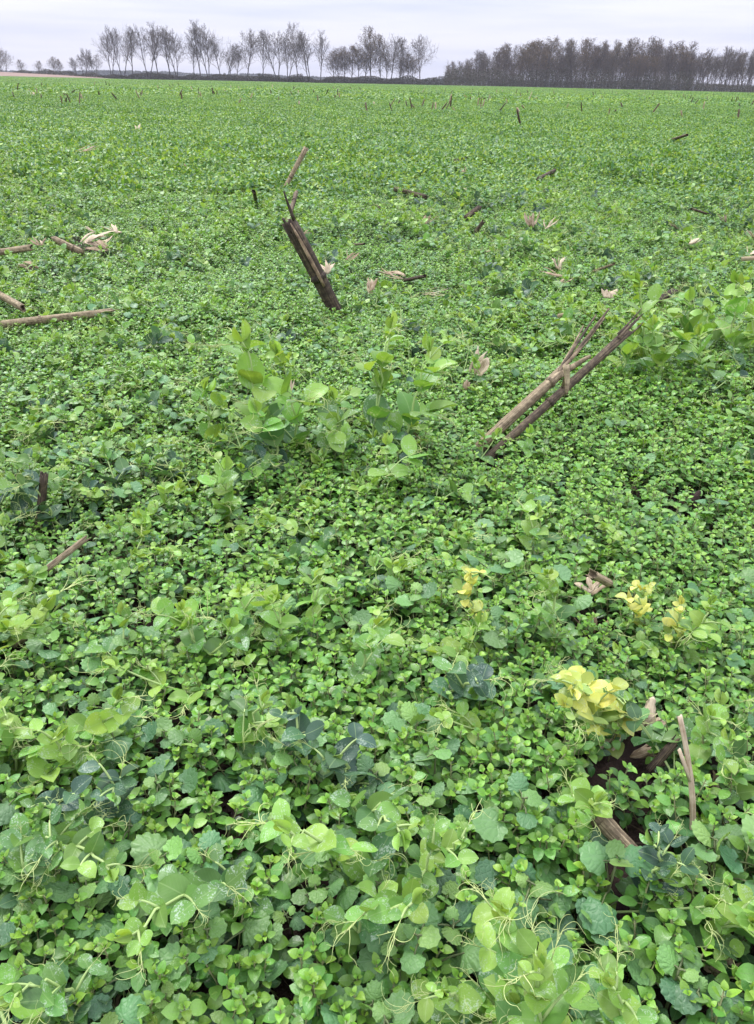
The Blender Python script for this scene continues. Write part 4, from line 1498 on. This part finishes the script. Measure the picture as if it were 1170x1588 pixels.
husk(738, 580, .058, 1.15, 'pale split stub of stalk standing upright behind pea leaves', 41, .12, .09, 1.6, .42)
husk(722, 604, .022, 1.4, 'small brown cut stub with curled sheath', 42, .5, .08, 1.5, .6)
husk(945, 462, .032, 1.3, 'crumpled white husk scrap above the frayed stalks', 43, .0, .10, 1.0, .5)
husk(130, 378, .14, .25, 'pale husk heap beside the short brown-ended stalk', 44, .05, .085, .15, .25)
husk(165, 388, .10, 2.9, 'dark rotted husk beside the pale husk heap', 45, .75, .08, .1, .3)
husk(182, 362, .07, 2.4, 'two pale husk slivers over a dark gap', 46, .15, .10, .3, .2)
husk(508, 425, .055, 1.5, 'pinkish pale husk scrap beside the thick dark stalk', 47, .05, .09, .7, .35)
husk(540, 405, .05, .6, 'small brown curled husk behind the pinkish scrap', 48, .5, .09, .6, .25)
husk(628, 432, .09, 2.4, 'brown shredded husk lying flat in the carpet', 49, .45, .09, .25, .2)
husk(1000, 1130, .035, .9, 'shredded tan husk bundle over the bare soil gap', 50, .25, .05, .5, .35)
husk(985, 1175, .032, .2, 'grey papery husk scrap on dark soil', 51, .45, .04, .25, .35)
husk(938, 1165, .030, 1.6, 'smooth orange-tan curled husk standing in a soil gap', 52, .25, .05, 1.5, .25)
husk(1112, 1235, .032, 1.3, 'torn brown husk stub beside round pea leaf', 53, .45, .05, 1.2, .35)
husk(1035, 1237, .012, 1.3, 'tiny cut stem end showing a round hole', 54, .5, .06, .8, .9)
husk(1100, 1510, .026, .5, 'small pinkish husk curl near scalloped leaves', 55, .3, .04, .5, .4)
husk(826, 352, .07, 1.5, 'grey-brown husk tuft standing in the mid field', 56, .5, .09, 1.3, .3)
husk(846, 355, .07, .8, 'thin pale husk slivers beside the grey-brown tuft', 57, .15, .09, .6, .12)
husk(918, 920, .03, 1.2, 'torn pale husk fibres in the chickweed', 58, .2, .07, .5, .25)
husk(925, 985, .035, 1.4, 'dark rotted husk sunk between the leaves', 59, .8, .05, .8, .4)
husk(870, 430, .07, 2.8, 'low brown husk fragment in mid field', 60, .5, .085, .2, .2)
husk(660, 455, .08, .1, 'long faint straw lying on the carpet', 61, .2, .09, .1, .07)
husk(115, 240, .22, .4, 'brown husk litter in a gap of the crop', 62, .45, .10, .2, .2)
husk(213, 205, .10, 1.9, 'bright white husk standing in the crop', 63, -.05, .09, 1.0, .3)
husk(52, 152, .20, 1.6, 'white upright husk scrap far across the crop', 64, -.05, .08, 1.6, .3)
husk(1070, 380, .05, .6, 'whitish husk fleck in the green carpet', 65, .05, .1, .6, .3)
husk(1165, 395, .08, .1, 'flat pale husk by the field margin', 66, .1, .09, .15, .2)
husk(448, 610, .03, 1.6, 'pale pinkish husk peeping between tall pea leaves', 67, .15, .09, 1.2, .2)
husk(660, 690, .04, 2.6, 'dry reddish root fibres under the tall peas', 68, .5, .05, .3, .12)

q5 = np.random.default_rng(64)
for i in range(30):
    a, b = q5.uniform(0, 1170), q5.uniform(185, 470)
    if q5.random() < .3:
        lying((a, b), (a + q5.choice([-1, 1]) * q5.uniform(14, 34), b + q5.uniform(-12, 6)), q5.uniform(.003, .0065), 'dark broken scrap of corn stalk lost in the mid-field crop', 500 + i, q5.uniform(.55, .95), .055, .095, splits=2, group='dark stalk scraps in the mid field')
    else:
        husk(a, b, q5.uniform(.04, .065), q5.uniform(0, 3.1), 'torn scrap of husk lost in the mid-field crop', 600 + i, q5.choice([.1, .5, .85, .9]), .095, q5.uniform(.2, .9), .2)['group'] = 'torn husk scraps in the mid field'

# soil clods and a stone
def lump(name, px, py, size, label, cat, seed, mat, z=.0, sq=(1, 1, .8)):
    r = np.random.default_rng(seed)
    import bmesh
    bm = bmesh.new()
    bmesh.ops.create_icosphere(bm, subdivisions=4, radius=1)
    for v in bm.verts:
        c = v.co
        k = 1 + .5 * (float(vnoise(c.x * 1.7 + seed, c.y * 1.7 + c.z * 2.1, seed)) - .5) + .28 * (float(vnoise(c.x * 5 + c.z * 3, c.y * 5 + seed, seed + 1)) - .5) + .12 * (float(vnoise(c.x * 14 + c.z * 9, c.y * 14, seed + 2)) - .5)
        v.co = Vector((c.x * sq[0], c.y * sq[1], c.z * sq[2])) * k * size
    me = bpy.data.meshes.new(name); bm.to_mesh(me); bm.free()
    me.materials.append(mat)
    for p in me.polygons: p.use_smooth = True
    p = gp(px, py, z)
    o = link(name, me, None, Matrix.Translation((p[0], p[1], float(ground_z(p[0], p[1])) + size * sq[2] * .45)), label, cat, None)
    o.rotation_euler = (0, 0, seed)
    return o


M_STONE = plain('stone', (0.22, 0.18, 0.17), 0.8, 0.2, .4)
lump('soil_clod', 1068, 785, .026, 'dark brown soil clod standing among chickweed', 'soil clod', 1, M_SOIL, .02, (.8, .8, 1.3))
lump('soil_clod', 985, 765, .018, 'low dark soil clod beside the taller one', 'soil clod', 2, M_SOIL, .01)
lump('stone', 60, 641, .016, 'rounded pinkish grey stone in a bare gap', 'stone', 3, M_STONE, .03)
for i, (a, b, s) in enumerate([(25, 1000, .011), (60, 985, .009), (1005, 1140, .010), (1030, 1170, .009), (90, 630, .012), (40, 650, .012)]):
    lump('soil_clod', a, b, s, 'small crumb of dark soil in a bare gap', 'soil clod', 10 + i, M_SOIL)['group'] = 'small soil crumbs'

# ------------------------------------------------------------------ standing stubble across the field
STUB = []
for i in range(7):
    q = np.random.default_rng(400 + i)
    ag = [.95, .85, 1.0, .75, .4, .2, .9][i]
    P = bez(np.zeros(3), np.array((.01, .0, .14)), np.array((.02, .01, .30)), 6)
    a = stalk_mesh(P, np.linspace(.019, .017, 6), q, ag, 8, .014)
    b = strip_mesh('sheath_strip', P[1:] + np.array((.016, -.012, 0)), np.array([.010, .014, .014, .010, .005]), .002, q, ag, M_HUSK, .6)
    STUB.append((a, b, ag))


def stub(x, y, h, lx, ly, i, label, group):
    a, b, ag = STUB[i]
    z = float(ground_z(x, y))
    s = h / .30
    m = Matrix.Translation((x, y, z - .02)) @ Vector((lx, ly, 1)).to_track_quat('Z', 'Y').to_matrix().to_4x4() @ Matrix.Rotation(random.uniform(0, 6.28), 4, 'Z') @ Matrix.Diagonal((random.uniform(.65, 1.05), random.uniform(.65, 1.05), s, 1))
    root = link('corn_stubble', None, None, m, label, 'corn stubble', group)
    link('stalk', a, root); link('sheath_strip', b, root)


# stubs one can pick out: (base px, top px, look)
for bx, by, tx, ty, i in [(811, 203, 803, 168, 0), (365, 226, 373, 215, 2), (745, 166, 747, 151, 1), (741, 168, 744, 153, 4), (615, 165, 620, 155, 2), (462, 170, 463, 156, 5), (300, 146, 296, 136, 5),
                          (1070, 165, 1076, 152, 0), (1075, 166, 1083, 155, 0), (1090, 174, 1094, 158, 5), (1140, 164, 1142, 152, 2), (862, 160, 868, 153, 2), (856, 160, 861, 153, 0), (823, 160, 833, 153, 4), (105, 149, 117, 141, 2),
                          (636, 232, 637, 226, 2), (930, 322, 933, 314, 0), (690, 146, 691, 138, 1), (800, 150, 802, 140, 0), (545, 143, 543, 136, 0), (530, 140, 527, 132, 1), (560, 146, 558, 138, 0)]:
    B, T = stand((bx, by), (tx, ty), 0, .0)
    v = T - B
    stub(B[0], B[1], max(.08, float(np.linalg.norm(v))), v[0] / max(.05, v[2]), 0, i,
         'lone corn stub standing in the %s crop, %s' % ('middle' if by > 155 else 'far', 'pale and bleached' if STUB[i][2] < .4 else 'dark and weathered'), 'lone corn stubs')
LBL = ['dark weathered stubble stalk in the broken rows across the far crop', 'bleached pale stubble stalk in the broken rows across the far crop']
r4 = np.random.default_rng(9)
k = 0
while k < 210:
    px = r4.uniform(0, 1170)
    yh = 121 + (px - 585) * math.tan(ROLL)
    py = yh + 5 + 52 * r4.random() ** 2.0
    # the stubble stands in ragged rows and groups
    dens = .15 + 1.1 * float(vnoise(px / 55, py / 7, 71)) ** 1.5 + .8 * math.exp(-((px - 350) / 70) ** 2 - ((py - yh - 14) / 8) ** 2) + .6 * math.exp(-((px - 1090) / 60) ** 2 - ((py - yh - 24) / 8) ** 2)
    if r4.random() > dens * .8: continue
    p = gp(px, py, .05)
    if p[1] > 240 or p[1] < 9: continue
    pale = r4.random() < (.5 if px < 260 or 650 < px < 900 else .28)
    i = int(r4.choice([4, 5])) if pale else int(r4.choice([0, 1, 2, 3, 6]))
    lx, ly = r4.normal(0, .45, 2)
    stub(p[0], p[1], r4.uniform(.22, .42), lx, ly, i, LBL[int(pale)], 'far corn stubble ' + ('pale' if pale else 'dark'))
    k += 1


# ------------------------------------------------------------------ air
def haze():
    x0, x1, y0, y1, z0, z1 = -1560, 1560, -30, 1570, -2.5, 40
    V = [(x, y, z) for z in (z0, z1) for y in (y0, y1) for x in (x0, x1)]
    F = [(0, 2, 3, 1), (4, 5, 7, 6), (0, 1, 5, 4), (2, 6, 7, 3), (0, 4, 6, 2), (1, 3, 7, 5)]
    me = bpy.data.meshes.new('haze'); me.from_pydata(V, [], F)
    m = bpy.data.materials.new('haze'); m.use_nodes = True
    t = m.node_tree
    for n in list(t.nodes): t.nodes.remove(n)
    o = t.nodes.new('ShaderNodeOutputMaterial'); v = t.nodes.new('ShaderNodeVolumePrincipled')
    v.inputs['Color'].default_value = (0.86, 0.89, 1.0, 1)
    v.inputs['Density'].default_value = 0.00022
    t.links.new(v.outputs[0], o.inputs['Volume'])
    me.materials.append(m)
    link('haze', me, label='thin pale haze over the far field and woods', kind='stuff')


haze()
